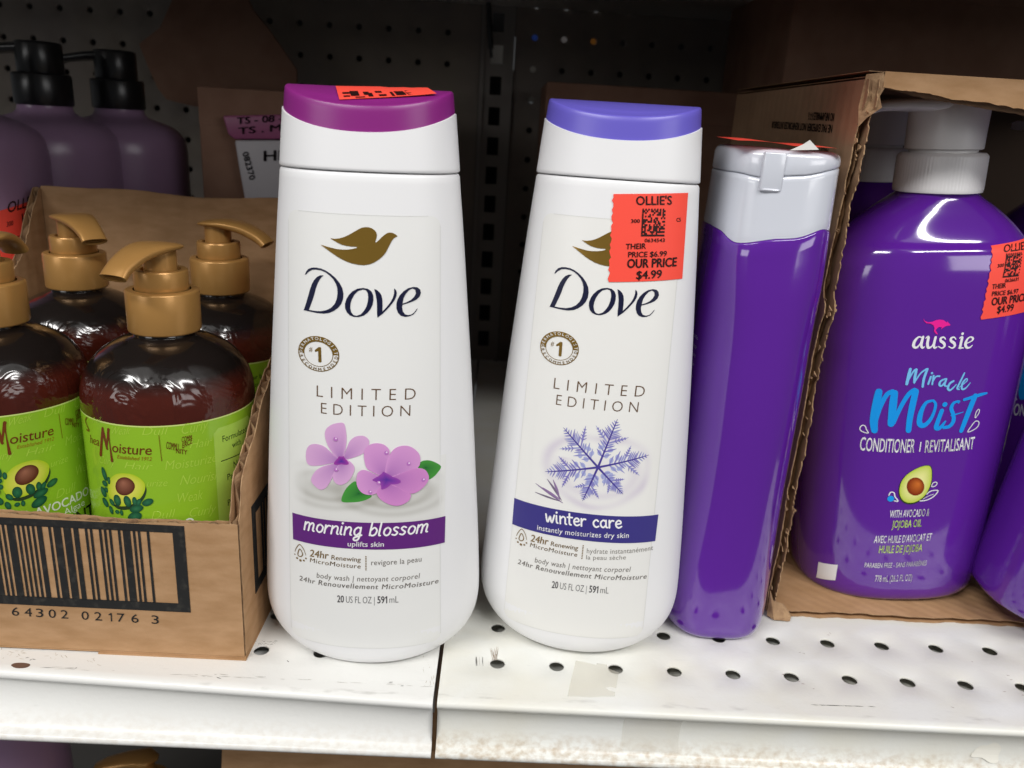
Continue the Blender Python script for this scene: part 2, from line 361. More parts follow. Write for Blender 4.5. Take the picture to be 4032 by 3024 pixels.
def shelf_mat(name, base, stain, amount, edge_y):
    """enamelled steel: yellowed patches, rub marks along the front edge, brown dirt along the lower lip"""
    m = mat(name, base, rough=.32, spec=.45)
    nt = m.node_tree; L = nt.links; b = nt.nodes['Principled BSDF']
    g = nt.nodes.new('ShaderNodeTexCoord'); sp = nt.nodes.new('ShaderNodeSeparateXYZ'); L.new(g.outputs['Object'], sp.inputs[0])
    def noise(sc, det, st=(1, 1, 1), dist=0):
        mp = nt.nodes.new('ShaderNodeMapping'); mp.inputs['Scale'].default_value = st; L.new(g.outputs['Object'], mp.inputs[0])
        n = nt.nodes.new('ShaderNodeTexNoise'); n.inputs['Scale'].default_value = sc; n.inputs['Detail'].default_value = det; n.inputs['Distortion'].default_value = dist
        L.new(mp.outputs[0], n.inputs['Vector']); return n.outputs['Fac']
    def rng(src, a, c, lo=0, hi=1):
        r = nt.nodes.new('ShaderNodeMapRange'); r.inputs[1].default_value = a; r.inputs[2].default_value = c; r.inputs[3].default_value = lo; r.inputs[4].default_value = hi
        L.new(src, r.inputs[0]); return r.outputs[0]
    def mul(a, c):
        q = nt.nodes.new('ShaderNodeMath'); q.operation = 'MULTIPLY'; L.new(a, q.inputs[0])
        if isinstance(c, float): q.inputs[1].default_value = c
        else: L.new(c, q.inputs[1])
        return q.outputs[0]
    def over(src, col, fac):
        x = nt.nodes.new('ShaderNodeMix'); x.data_type = 'RGBA'; x.inputs[7].default_value = (*col, 1)
        if isinstance(src, tuple): x.inputs[6].default_value = (*src, 1)
        else: L.new(src, x.inputs[6])
        L.new(fac, x.inputs[0]); return x.outputs[2]
    c = over(base, stain, mul(rng(noise(22, 5, (1, 1.6, 1), .6), .35, .75), amount))
    c = over(c, tuple(v*.72 for v in base), mul(rng(noise(420, 5, (.25, 1, 1)), .64, .8), .28))          # faint scuffs
    fr = mul(rng(sp.outputs['Y'], (edge_y+.22)*S, (edge_y+.12)*S), rng(sp.outputs['Y'], (edge_y+.0)*S, (edge_y+.08)*S))
    c = over(c, (.25, .23, .2), mul(mul(mul(fr, rng(sp.outputs['Z'], -.03*S, -.015*S)), rng(noise(300, 6, (.3, 1, 1)), .55, .78)), .45))              # rubbed line
    lo = rng(sp.outputs['Z'], -.62*S, -.92*S)
    c = over(c, (.42, .30, .17), mul(mul(lo, rng(noise(420, 6, (.8, 1, 1)), .38, .75)), .75 if amount > .5 else .25))   # dirt
    c = over(c, (.10, .05, .03), rng(noise(160, 4), .765, .79))                                             # chips
    L.new(c, b.inputs['Base Color'])
    bp = nt.nodes.new('ShaderNodeBump'); bp.inputs['Strength'].default_value = .12; bp.inputs['Distance'].default_value = .0006; L.new(noise(500, 4), bp.inputs['Height']); L.new(bp.outputs[0], b.inputs['Normal'])
    return m
ENL = shelf_mat('white_enamel', (.79, .79, .76), (.74, .73, .69), .3, -.98)
ENR = shelf_mat('yellowed_enamel', (.78, .785, .745), (.73, .70, .585), .7, -.98)

# ------------------------------------------------------------------ shelves
def sheet_with_holes(mb, x0, x1, y0, y1, hx, hy, r, depth, put, seg=20, mi=0, edge_mi=None):
    """flat sheet cut into cells, one round hole per cell of the rows in hy; put(u,v,w) gives the 3-D point, w = depth behind the face"""
    edge_mi = mi if edge_mi is None else edge_mi
    xs = sorted(hx); xb = [x0]+[(a+b)/2 for a, b in zip(xs, xs[1:])]+[x1]
    ys = sorted(hy); prev = y0
    def q(a, b, c, d): mb.quad(put(*a, 0), put(*b, 0), put(*c, 0), put(*d, 0), mi)
    for row, y in enumerate(ys):
        lo = y-.5; hi = y+.5
        if lo > prev+1e-6:
            for a, b in zip(xb, xb[1:]): q((a, prev), (b, prev), (b, lo), (a, lo))
        lo = max(lo, prev)
        for i, x in enumerate(xs):
            a, b = xb[i], xb[i+1]
            C0 = []; C1 = []; C2 = []; C3 = []
            for t in (2*math.pi*(j+.5)/seg for j in range(seg)):
                cx, cy = math.cos(t), math.sin(t); k = 1/max(abs(cx), abs(cy))
                sx = x+(b-x if cx > 0 else x-a)*cx*k; sy = y+(hi-y if cy > 0 else y-lo)*cy*k
                C0.append(mb.vert(put(sx, sy, 0))); C1.append(mb.vert(put(x+(r+.022)*cx, y+(r+.022)*cy, 0)))
                C2.append(mb.vert(put(x+r*cx, y+r*cy, .012))); C3.append(mb.vert(put(x+r*cx, y+r*cy, depth)))
            for j in range(seg):
                m = (j+1) % seg
                mb.face((C0[j], C0[m], C1[m], C1[j]), mi); mb.face((C1[j], C1[m], C2[m], C2[j]), edge_mi, True); mb.face((C2[j], C2[m], C3[m], C3[j]), edge_mi, True)
            for (ex, ey) in ((a, lo), (b, lo), (b, hi), (a, hi)):   # the corners the square walk skips
                best = sorted(range(seg), key=lambda j: (mb.v[C0[j]][0]-put(ex, ey, 0)[0])**2+(mb.v[C0[j]][1]-put(ex, ey, 0)[1])**2+(mb.v[C0[j]][2]-put(ex, ey, 0)[2])**2)[:2]
                j0, j1 = best
                if (j0+1) % seg != j1: j0, j1 = j1, j0
                mb.face((C0[j0], mb.vert(put(ex, ey, 0)), C0[j1]), mi)
        prev = hi
    if y1 > prev+1e-6: q((x0, prev), (x1, prev), (x1, y1), (x0, y1))

LIP = [(-.88, 0), (-.955, -.004), (-1.0, -.025), (-1.022, -.065), (-1.018, -.11), (-.99, -.145), (-.955, -.160), (-.925, -.185), (-.885, -.25), (-.852, -.34), (-.835, -.44),
       (-.832, -.54), (-.845, -.64), (-.875, -.74), (-.92, -.825), (-.985, -.885), (-1.03, -.89), (-1.062, -.915), (-1.07, -.955), (-1.055, -.995), (-1.01, -1.015), (-.9, -1.02), (-.88, -.99)]
def shelf(label, x0, x1, hx, hoff, m, skew):
    root = thing('store_shelf', label, 'shelf', group='white metal shelf sections')
    mb = MB()
    sheet_with_holes(mb, x0, x1, -.88+0, 18.0, hx, [hoff, 1+hoff], .127, .035, lambda u, v, w_: (u, v+(skew(u) if v < -.3 else 0), -w_))
    mb.box(x0+.02, x1-.02, 2.2, 18.0, -.9, -.075); mb.box(x0+.02, x1-.02, -.20, 2.19, -.9, -.30)  # second box added under the hole rows to keep light out of them
    mb.build('deck', m, root, weld=True)
    lp = MB(); xs = [x0+(x1-x0)*i/24 for i in range(25)]
    prof = [(y, z if z > -.2 else -.2+(z+.2)*1.09) for y, z in LIP]
    lp.loft([[(x, y+skew(x)*(1-min(max(-z/.95, 0), 1)), z) for y, z in prof] for x in xs], cap0=True, cap1=True, closed=False)
    lp.build('front_lip', m, root, angle=50)
    return root
sh_l = shelf('white metal shelf section left of the dark gap, with a worn grey front edge', -14.2, -1.0, [-13.977+i for i in range(13)], .067, ENL, lambda x: (-1.0-x)*.047-.03)
sh_r = shelf('yellowed white metal shelf section right of the dark gap, with old tape on it', -.93, 13.6, [float(i) for i in range(14)], 0, ENR, lambda x: -(x+.93)*.008)

TAPE = mat('old_clear_tape', (.74, .70, .58), rough=.22, alpha=.28, coat=.3)
fs = Flat((0, 0, 0), (1, 0, 0), (0, 1, 0), (0, 0, 1), .004); tp = Print(fs)
tapeP = [(738, 405), (820, 420), (900, 440), (905, 425), (985, 438), (1000, 470), (1080, 500), (1068, 560), (1058, 625), (1010, 612), (975, 622), (1000, 640), (1050, 655), (1048, 690), (960, 690), (850, 697), (760, 690), (672, 690), (690, 600), (715, 500)]
tp.poly(tp.loc(tapeP, Z(1900, 2400, 2.011)), (1, 1, 1), 0)
tp.build('tape', TAPE, sh_r)
_lip = pchip([(-.885, -.985), (-.825, -.92), (-.74, -.875), (-.64, -.845), (-.54, -.832), (-.44, -.835), (-.34, -.852), (-.25, -.885), (-.185, -.925)])
fl = Surf(Matrix.Identity(4), lambda u, z: _lip(z)-(u+.93)*.008*(1-min(max(-z/.95, 0), 1)), .006); tl = Print(fl)
tl.grid(*[v for v in (2.05, 2.98)], -.84, -.22, 2, 14, (1, 1, 1), 0)
_tm = mat('thin_clear_tape', (.76, .73, .66), rough=.2, alpha=.25, coat=.4)
tl.build('tape', _tm, sh_r)
# paper remnant on the lip
pr = Print(fl); pr.poly(pr.loc(catmull([(2050, 490), (2080, 485), (2110, 475), (2130, 495), (2120, 520), (2118, 545), (2090, 548), (2060, 530), (2020, 525)], 3, True), Z(1600, 2400, .9095)), (1, 1, 1), 0)
pr.build('sticker_scrap', mat('paper_scrap', (.80, .78, .70), rough=.8), sh_r)

# underside of the shelf above
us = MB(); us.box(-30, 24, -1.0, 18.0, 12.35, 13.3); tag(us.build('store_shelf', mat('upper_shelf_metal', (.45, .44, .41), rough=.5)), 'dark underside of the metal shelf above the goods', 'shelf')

# ------------------------------------------------------------------ perforated back wall
PEG = mat('brown_pegboard', (.21, .18, .16), rough=.65, var=(12, (.26, .22, .175), .35, .65))
def pegboard(label, x0, x1, hx):
    mb = MB(); zs = [1.4344+i for i in range(12)]
    sheet_with_holes(mb, x0, x1, -16.0, 13.3, hx, zs, .105, .12, lambda u, v, w_: (u, 18.064+w_, v), seg=12)
    return tag(mb.build('pegboard', PEG, weld=True), label, 'pegboard', 'perforated back panels')
pegboard('brown perforated back panel left of the slotted post', -24.0, -1.40, [-23.508+i for i in range(22)])
pegboard('brown perforated back panel right of the slotted post', -.22, 14.2, [.436+i for i in range(14)])
POST = mat('post_metal', (.24, .22, .20), rough=.5)
po = MB()
po.box(-1.38, -1.24, 17.9, 18.3, -1, 13.3); po.box(-.37, -.24, 17.9, 18.3, -1, 13.3)
z = -1.0
zs = [.83+i for i in range(12)]
for i in range(13):           # web of the post, cut by one slot per inch
    lo = zs[i-1]+.3 if i else -1.0; hi = zs[i]-.3 if i < 12 else 13.3
    po.box(-1.24, -.37, 18.0, 18.1, lo, hi)
for zz in zs:
    po.box(-1.24, -1.02, 18.0, 18.1, zz-.3, zz+.3); po.box(-.62, -.37, 18.0, 18.1, zz-.3, zz+.3)
tag(po.build('slotted_post', POST), 'dark upright metal post with a column of slots between the back panels', 'post')
# what shows through the holes: goods of the next aisle, and a dark board added to block light
dk = mat('dark_board', (.015, .015, .017), rough=.8)
bk = MB(); bk.box(-24, -1.3, 19.0, 19.1, -1, 13.3); bk.box(3.2, 14.2, 19.0, 19.1, -1, 13.3); bk.box(-1.3, 3.2, 19.0, 19.1, -1, 9.3); bk.box(1.1, 3.2, 19.0, 19.1, 9.31, 10.88); bk.box(-1.3, -.2, 19.0, 19.1, 11.52, 13.3); bk.box(-1.3, -.2, 19.0, 19.1, 9.31, 10.42)
tag(bk.build('light_block_board', dk), 'dark board added behind the perforated back panels to block light in the holes', 'board')
for nm, lb, x0, x1, z0, z1, cc in (('package', 'blue package seen through a hole of the right back panel', -.1, 1.0, 10.9, 12.2, lin(40, 95, 220)),
                                   ('package', 'silver package seen through the hole beside the blue one', 1.05, 2.0, 10.9, 12.2, lin(190, 190, 195)),
                                   ('package', 'amber package seen through the third hole of the right back panel', 2.05, 3.1, 10.9, 12.2, lin(200, 130, 30)),
                                   ('package', 'white box added behind the top slot of the post as the light in it', -1.3, -.3, 10.45, 11.5, lin(235, 235, 230)),  # added white box, stands in for light coming through the slot
                                   ('package', 'pale package seen through a lower hole of the right back panel', .1, .95, 9.4, 10.85, lin(200, 200, 195))):
    b_ = MB(); b_.box(x0, x1, 19.4, 19.9, z0, z1); tag(b_.build(nm, mat(nm+'_card', cc, rough=.5), bevel=.03), lb, 'package', 'packages in the next aisle')
st = MB(); st.loft([ring(.09, .05, 0, 2, 12), ring(.07, .05, 2.4, 2, 12)]); st.box(-.05, .05, -.05, .05, -.28, .02)
tag(st.build('hanging_strap', BLACKP, loc=(-1.02, 17.5, 10.95), rot=(0, math.radians(-6), 0)), 'black strap hanging down in front of the slotted post', 'strap')

# ------------------------------------------------------------------ white body wash bottles
DA = pchip([(0, 1.02), (.03, 1.18), (.09, 1.34), (.18, 1.48), (.32, 1.62), (.5, 1.73), (.7, 1.79), (.95, 1.815), (1.7, 1.785), (3.0, 1.70), (4.65, 1.585), (5.87, 1.485), (7.0, 1.39), (7.9, 1.305), (9.05, 1.20)])
DB = pchip([(0, .92), (.03, 1.0), (.09, 1.06), (.2, 1.115), (.4, 1.15), (.8, 1.17), (2, 1.15), (4, 1.06), (6, .95), (7.9, .83), (9.05, .75)])
NE = 2.15
def dfront(x, z):
    a, b = DA(z), DB(z); q = min(abs(x/a), .9995); return -b*(1-q**NE)**(1/NE)
def dove(name_lab, x, y, lean, capmat, yaw=0, tip=0, dips=(8.72, .30, .24), slim=1.0):
    root = thing('body_wash_bottle', name_lab, 'bottle', (x, y, .9*abs(math.sin(tip))), (tip, lean, yaw), 'white body wash bottles'); root.scale = (slim, 1, 1)
    mb = MB(); zs = [0, .015, .03, .06, .09, .13, .18, .25, .32, .4, .5, .6, .7, .82, .95, 1.2]+[1.2+.2*i for i in range(1, 33)]+[7.75, 7.84]
    R_ = [ring(DA(z), DB(z), z, NE) for z in zs]
    R_ += [ring(DA(7.87)-.012, DB(7.87)-.012, 7.872, NE), ring(DA(7.88)-.035, DB(7.88)-.035, 7.885, NE)]
    mb.loft(R_); body = mb.build('body', WHITE, root, angle=60)
    cb = MB(); N = 96; rings = []
    def cap_ring(fz, sc):
        out = []
        for i in range(N):
            t = 2*math.pi*i/N; z = fz(math.sin(t)); a, b = DA(min(z, 9.0))*sc[0]+sc[1], DB(min(z, 9.0))*sc[0]+sc[1]
            out.append((a*spow(math.cos(t), 2/NE), b*spow(math.sin(t), 2/NE), z))
        return out
    zb = lambda s_: dips[0]-dips[1]*abs(s_)**1.5
    dove_top = lambda y, b: 9.02-dips[2]*max(0, -y/b)**1.5
    for t, e in ((0, -.03), (.004, -.006), (.03, .01)): cb_r = cap_ring(lambda s_: 7.90+t*(zb(s_)-7.90), (1, e)); rings.append(cb_r)
    for i in range(1, 13): rings.append(cap_ring(lambda s_: 7.90+(i/12*.985+.012)*(zb(s_)-7.90), (1, .01)))
    rings.append(cap_ring(lambda s_: zb(s_)-.002, (1, .004))); rings.append(cap_ring(lambda s_: zb(s_)+.003, (1, -.012)))
    cb.loft(rings); cap = cb.build('cap', WHITE, root, angle=60)
    ct = MB(); rings = []
    zt = lambda s_: dove_top(s_ if s_ < 0 else 0, 1)
    for t in (0, .1, .3, .5, .7, .85): rings.append(cap_ring(lambda s_: zb(s_)-.01+t*(zt(s_)-.05-zb(s_)+.01), (1, -.010)))
    for dz, e in ((-.03, -.014), (-.012, -.024), (-.002, -.04), (0, -.06)): rings.append(cap_ring(lambda s_: zt(s_)+dz, (1, e)))
    base = rings[-1]
    for k in (.9, .75, .55, .35, .15, .02):
        rg = []
        for p in base:
            yy = p[1]*k; rg.append((p[0]*(.5+.5*k), yy, dove_top(yy, DB(8.9))-.0))
        rings.append(rg)
    ct.loft(rings, cap0=False, cap1=False); ctop = ct.build('cap_top', capmat, cap, angle=50)
    M = Matrix.Translation((x, y, .9*abs(math.sin(tip)))) @ Matrix.Rotation(yaw, 4, 'Z') @ Matrix.Rotation(lean, 4, 'Y') @ Matrix.Rotation(tip, 4, 'X') @ Matrix.Diagonal((slim, 1, 1, 1))
    return root, cap, ctop, Surf(M, dfront), M

# shared label layout, measured once on the left bottle
INKN = lin(14, 18, 52); GREY = lin(118, 112, 106); GBR = lin(128, 104, 66); BRN = lin(98, 72, 48)
BIRD = [(555, 395), (620, 405), (690, 398), (760, 378), (830, 345), (900, 305), (960, 270), (1010, 245), (1060, 235), (1110, 237), (1160, 252), (1200, 280), (1225, 315), (1233, 355), (1225, 400), (1212, 440), (1208, 460), (1225, 455), (1260, 425), (1300, 385), (1340, 350), (1380, 322), (1420, 314), (1460, 318), (1500, 338), (1535, 368), (1505, 380), (1475, 400), (1450, 435), (1420, 490), (1395, 540), (1365, 600), (1325, 650), (1270, 700), (1200, 745), (1130, 775), (1050, 788), (970, 783), (880, 765), (790, 735), (700, 690), (620, 640), (550, 590), (490, 545), (440, 510), (415, 490), (500, 515), (580, 537), (660, 555), (740, 562), (820, 560), (890, 550), (940, 537), (945, 527), (930, 520), (860, 518), (790, 508), (720, 490), (660, 462), (600, 425)]
LD = [(190, 925), (205, 880), (240, 840), (290, 822), (350, 822), (420, 835), (490, 865), (560, 910), (630, 970), (690, 1045), (730, 1120), (747, 1200), (742, 1280), (715, 1350), (670, 1405), (610, 1450), (540, 1480), (460, 1490), (370, 1482), (270, 1462), (170, 1440), (185, 1400), (205, 1340), (240, 1220), (265, 1130), (290, 1060), (320, 1005), (360, 960), (410, 935), (460, 935), (430, 960), (400, 1000), (370, 1060), (345, 1130), (325, 1210), (300, 1290), (270, 1370), (245, 1435), (330, 1450), (420, 1455), (500, 1440), (570, 1405), (620, 1350), (650, 1280), (662, 1200), (658, 1120), (635, 1050), (595, 985), (540, 930), (480, 888), (420, 862), (350, 850), (290, 855), (240, 885), (205, 922)]
LO = [(1030, 1118), (1100, 1130), (1150, 1165), (1178, 1220), (1183, 1290), (1170, 1360), (1140, 1425), (1095, 1480), (1040, 1520), (970, 1540), (900, 1538), (840, 1515), (795, 1470), (772, 1410), (770, 1345), (790, 1280), (825, 1220), (880, 1165), (950, 1128)]
LOH = [(1030, 1140), (1075, 1150), (1100, 1190), (1108, 1250), (1100, 1320), (1080, 1390), (1045, 1450), (1000, 1500), (940, 1522), (890, 1510), (860, 1470), (845, 1410), (850, 1345), (870, 1280), (905, 1215), (960, 1160)]
LV = [(1195, 1132), (1235, 1150), (1275, 1185), (1300, 1230), (1312, 1290), (1315, 1370), (1312, 1460), (1370, 1400), (1430, 1325), (1465, 1260), (1482, 1200), (1483, 1150), (1485, 1125), (1510, 1150), (1522, 1190), (1515, 1240), (1490, 1295), (1450, 1350), (1390, 1420), (1320, 1490), (1240, 1550), (1235, 1470), (1235, 1380), (1230, 1290), (1215, 1210)]
LE = [(1828, 1412), (1800, 1460), (1760, 1505), (1700, 1530), (1640, 1537), (1580, 1520), (1540, 1480), (1518, 1420), (1516, 1350), (1530, 1290), (1565, 1225), (1620, 1165), (1690, 1120), (1760, 1103), (1820, 1108), (1860, 1140), (1872, 1190), (1855, 1240), (1810, 1285), (1750, 1315), (1680, 1340), (1605, 1362), (1598, 1400), (1610, 1460), (1640, 1500), (1690, 1512), (1740, 1500), (1780, 1465), (1810, 1425)]
LEH = [(1605, 1345), (1670, 1322), (1730, 1290), (1775, 1245), (1800, 1195), (1790, 1145), (1750, 1125), (1700, 1150), (1655, 1200), (1620, 1265)]

def dove_shared(pr, S0, xf=lambda p: p):
    """prints on pr what both labels carry; S0 = the surface the layout was measured on"""
    L = lambda pts, Zf: [xf(S0.px(Zf(p))) for p in pts]
    pr.poly(L(BIRD, Zm1), (1, 1, 1), 2, 1)
    for o, h in ((LD, None), (LO, LOH), (LV, None), (LE, LEH)): pr.poly(L(o, Zm1), INKN, 2, 0, [L(h, Zm1)] if h else [])
    def T(body, a, b, c, Zf, col, **kw):
        p = L([a, b, c], Zf); pr.text(body, p[0], p[1], p[2], col, **kw)
    # round emblem
    l, r, t, b = L([(363, 395), (697, 408), (520, 255), (545, 545)], Zm2); cx, cz = (l[0]+r[0])/2, (t[1]+b[1])/2; rx, rz = (r[0]-l[0])/2, (t[1]-b[1])/2
    ri = .72
    def arc(r0, r1, a0, a1, n, mi, k=2):
        P = [(cx+rx*r1*math.cos(a), cz+rz*r1*math.sin(a)) for a in (a0+(a1-a0)*i/n for i in range(n+1))]
        Q = [(cx+rx*r0*math.cos(a), cz+rz*r0*math.sin(a)) for a in (a0+(a1-a0)*i/n for i in range(n+1))]
        pr.tri(P+Q, [(i, i+1, n+2+i, n+1+i) for i in range(n)], (1, 1, 1), k, mi)
    pi = math.pi
    arc(ri, 1.0, .03, pi-.03+.12, 40, 1); arc(.955, 1.0, pi+.1, 2*pi+.05, 40, 1); arc(ri-.03, ri, 0, 2*pi, 56, 1)
    def ringtext(word, a0, a1, up, col, mi):
        for i, ch in enumerate(word):
            a = a0+(a1-a0)*i/(len(word)-1); vs, fs_ = glyphs(ch, .022)
            w_ = max(v[0] for v in vs)+min(v[0] for v in vs); h = .155; sc = h/CAPH
            rr = (ri+.065) if up else (ri+.225)
            out = []
            for v in vs:
                x_ = (v[0]-w_/2)*sc; y_ = v[1]*sc
                if up: q = (rr+y_)*math.cos(a)+x_*math.sin(a), (rr+y_)*math.sin(a)-x_*math.cos(a)
                else: q = (rr-y_)*math.cos(a)-x_*math.sin(a), (rr-y_)*math.sin(a)+x_*math.cos(a)
                out.append((cx+rx*q[0], cz+rz*q[1]))
            pr.tri(out, fs_, col, 3, mi)
    ringtext('DERMATOLOGIST', pi-.02, .16, True, (.85, .84, .80), 0)
    ringtext('RECOMMENDED', pi+.28, 2*pi-.13, False, GBR, 0)
    T('#', (450, 380), (478, 383), (451, 340), Zm2, GBR); T('1', (500, 463), (552, 467), (497, 345), Zm2, (1, 1, 1), mi=1, bold=.03)
    T('LIMITED', (513, 748), (1320, 770), (513, 655), Zm2, BRN, space=1.75, bold=-.012); T('EDITION', (548, 886), (1276, 906), (548, 797), Zm2, BRN, space=1.6, bold=-.012)
    T('24hr', (455, 600), (608, 622), (461, 545), Zm3, GBR, bold=.018); T('Renewing', (632, 626), (872, 645), (635, 590), Zm3, GBR, bold=.008); T('MicroMoisture', (457, 646), (870, 700), (461, 612), Zm3, GBR, bold=.004, space=1.1)
    for i in range(9): pr.disc(L([(915, 603+13.4*i)], Zm3)[0], .011, .011, GBR, 2, n=8)
    T('body wash | nettoyant corporel', (512, 774), (1350, 780), (516, 733), Zm3, GREY, space=1.08); T('24hr Renouvellement MicroMoisture', (370, 795), (1505, 818), (375, 758), Zm3, GREY, bold=.010, space=1.12)
    T('20', (680, 975), (735, 977), (680, 920), Zm3, lin(84, 82, 84), bold=.02); T('US FL OZ |', (752, 979), (985, 985), (752, 925), Zm3, lin(100, 98, 98), bold=-.008); T('591', (1008, 984), (1088, 983), (1008, 928), Zm3, lin(84, 82, 84), bold=.02); T('mL', (1107, 981), (1180, 978), (1107, 927), Zm3, lin(100, 98, 98), bold=-.008)
    # drop mark
    dr = L([(336, 560), (345, 535), (373, 503), (405, 540), (424, 590)], Zm3); pr.stroke(dr, [.008, .012, .014, .012, .008], GBR, 2)
    pr.stroke(L([(374, 540), (362, 565), (360, 588), (378, 602), (397, 590), (392, 562)], Zm3), .016, GBR, 2, closed=True)
    for q, rr in (((335, 583), .012), ((353, 614), .018), ((380, 633), .022), ((408, 634), .017), ((425, 617), .015)): pr.disc(L([q], Zm3)[0], rr, rr, GBR, 2, n=10)

def film(root, surf, S0, yellow):
    f = Print(surf); tl_, tr_, bl_, br_ = [S0.px(Zo(p)) for p in ((645, 452), (922, 462), (641, 1270), (975, 1275))]
    zt = (tl_[1]+tr_[1])/2-.02; zb_ = .42
    wf = lambda z: 1.08+.15*(zt-z)/(zt-zb_)
    n, mz = 40, 40; base = yellow; ids = {}
    zr = [zb_+.14*(1-math.cos(math.pi/2*i/6)) for i in range(6)]; zr = zr+[zb_+.14+(zt-zb_-.28)*i/28 for i in range(29)]+[zt-(z-zb_) for z in zr[::-1]]; mz = len(zr)-1
    for j in range(mz+1):
        z = zr[j]; ww = wf(z); e = 0
        d = min(z-zb_, zt-z)
        if d < .14: e = .14-math.sqrt(max(.14**2-(.14-d)**2, 0))
        for i in range(n+1):
            u = (-1+2*i/n)*(ww-e); ids[i, j] = f.vert(surf.p3(u, z, -1), base)
    for i in range(n):
        for j in range(mz): f.face((ids[i, j], ids[i+1, j], ids[i+1, j+1], ids[i, j+1]), 0, True)
    rim = []
    for j in range(mz+1): rim.append(j)
    o = f.build('front_label', LABEL, root)
    e = Print(surf)      # the raised border of the film
    P = [(wf(zr[j]), zr[j]) for j in range(6, mz-5)]
    zz = yellow
    e.stroke(P, .010, tuple(c*.90 for c in zz), 0, n=2, cap=False); e.stroke([(-p[0], p[1]) for p in P], .009, tuple(c*.9 for c in zz), 0, n=2, cap=False)
    e.stroke([(-.92+1.84*i/8, zt-.004) for i in range(9)], .010, tuple(c*.87 for c in zz), 0, n=3, cap=False)
    e.stroke([(-1.0+2.0*i/8, zb_+.004) for i in range(9)], .010, tuple(c*.88 for c in zz), 0, n=3, cap=False)
    e.build('label_border', LABEL, o)
    return o

X1, Y1 = -2.19, .82
d1, cap1, top1, S1, M1 = dove('white body wash bottle with a magenta cap and a flower label', X1, Y1, math.radians(-.7), MAGENTA)
X2, Y2 = 1.384, 1.285
d2, cap2, top2, S2, M2 = dove('white body wash bottle with a periwinkle cap and a snowflake label', X2, Y2, .003, PERI, -.152, -.037, (8.73, .28, .22), .972)
LW = (.815, .815, .795); LW2 = (.82, .815, .785)
lab1 = film(d1, S1, S1, LW); lab2 = film(d2, S2, S1, LW2)

# --- left bottle artwork: two flowers in cream
p1 = Print(S1); dove_shared(p1, S1)
cA = S1.px(Zm2((600, 1480))); cB = S1.px(Zm2((1150, 1540)))
zlo = S1.px(Zm3((980, 335)))[1]; zhi = zlo+1.05
bL, bR = S1.px(Zm3((318, 335)))[0], S1.px(Zm3((1560, 350)))[0]
def cream(u, z):
    v = 0.0
    for c, k, amp in ((cA, 5.2, .12), (cB, 5.0, .12)):
        d = math.hypot((u-c[0])*.8, (z-c[1])*1.9); v += amp*math.exp(-((d-.42)/.10)**2)+amp*.7*math.exp(-((d-.66)/.10)**2)+.20*math.exp(-(d/.30)**2)
    t = min(max((z-zlo)/(zhi-zlo), 0), 1); e = min(1, (u-bL)/.25, (bR-u)/.12)
    return mix(LW, (.42, .41, .37), v*5.0*(1-t)**.5*max(e, .0)+.26*(1-t)*max(e, 0))
p1.grid(bL+.01, bR-.01, zlo-.03, zhi, 70, 40, cream, 0)
PE = lin(216, 168, 212); PM = lin(126, 62, 158); PE2 = lin(214, 152, 208)
def petal(pr, pts, c, e, m, k, Zf, pw=.55): pr.blob(catmull([pr.surf.px(Zf(p)) for p in pts], 4, True), pr.surf.px(Zf(c)), e, m, k, power=pw)
LEAF = lin(70, 150, 60); LEAFD = lin(22, 92, 44)
petal(p1, [(1335, 1325), (1365, 1280), (1420, 1268), (1480, 1285), (1528, 1320), (1500, 1370), (1460, 1410), (1425, 1425), (1430, 1380)], (1400, 1330), LEAF, LEAFD, 1, Zm2)
petal(p1, [(718, 1605), (730, 1540), (770, 1480), (830, 1440), (870, 1500), (960, 1555), (930, 1585), (870, 1605), (800, 1612)], (860, 1540), LEAF, LEAFD, 1, Zm2)
f1 = (715, 1276)
for k, P in enumerate(([(580, 1065), (590, 1015), (630, 980), (690, 963), (735, 968), (752, 1030), (757, 1100), (750, 1170), (730, 1240), (715, 1272), (680, 1250), (640, 1205), (600, 1140)],
          [(740, 1250), (760, 1170), (785, 1110), (830, 1075), (890, 1068), (930, 1090), (942, 1130), (915, 1190), (870, 1225), (800, 1248)],
          [(700, 1275), (640, 1220), (590, 1165), (530, 1138), (470, 1138), (435, 1170), (425, 1230), (435, 1290), (470, 1312), (540, 1310), (620, 1295)],
          [(700, 1290), (640, 1300), (570, 1315), (510, 1350), (475, 1400), (470, 1440), (500, 1480), (545, 1508), (590, 1490), (625, 1440), (640, 1390), (690, 1330)],
          [(715, 1280), (760, 1265), (800, 1290), (822, 1330), (810, 1380), (770, 1440), (715, 1468), (670, 1455), (645, 1410), (660, 1350)])):
    petal(p1, P, f1, PE, PM, 2+k*.4, Zm2, .42)
p1.blob([S1.px(Zm2((f1[0]+46*math.cos(a)*(1+.5*math.sin(3*a)), f1[1]-8+52*math.sin(a)*(1+.4*math.cos(2*a))))) for a in (2*math.pi*i/24 for i in range(24))], S1.px(Zm2(f1)), lin(160, 60, 160), lin(78, 44, 148), 4.4)
f2 = (1085, 1425)
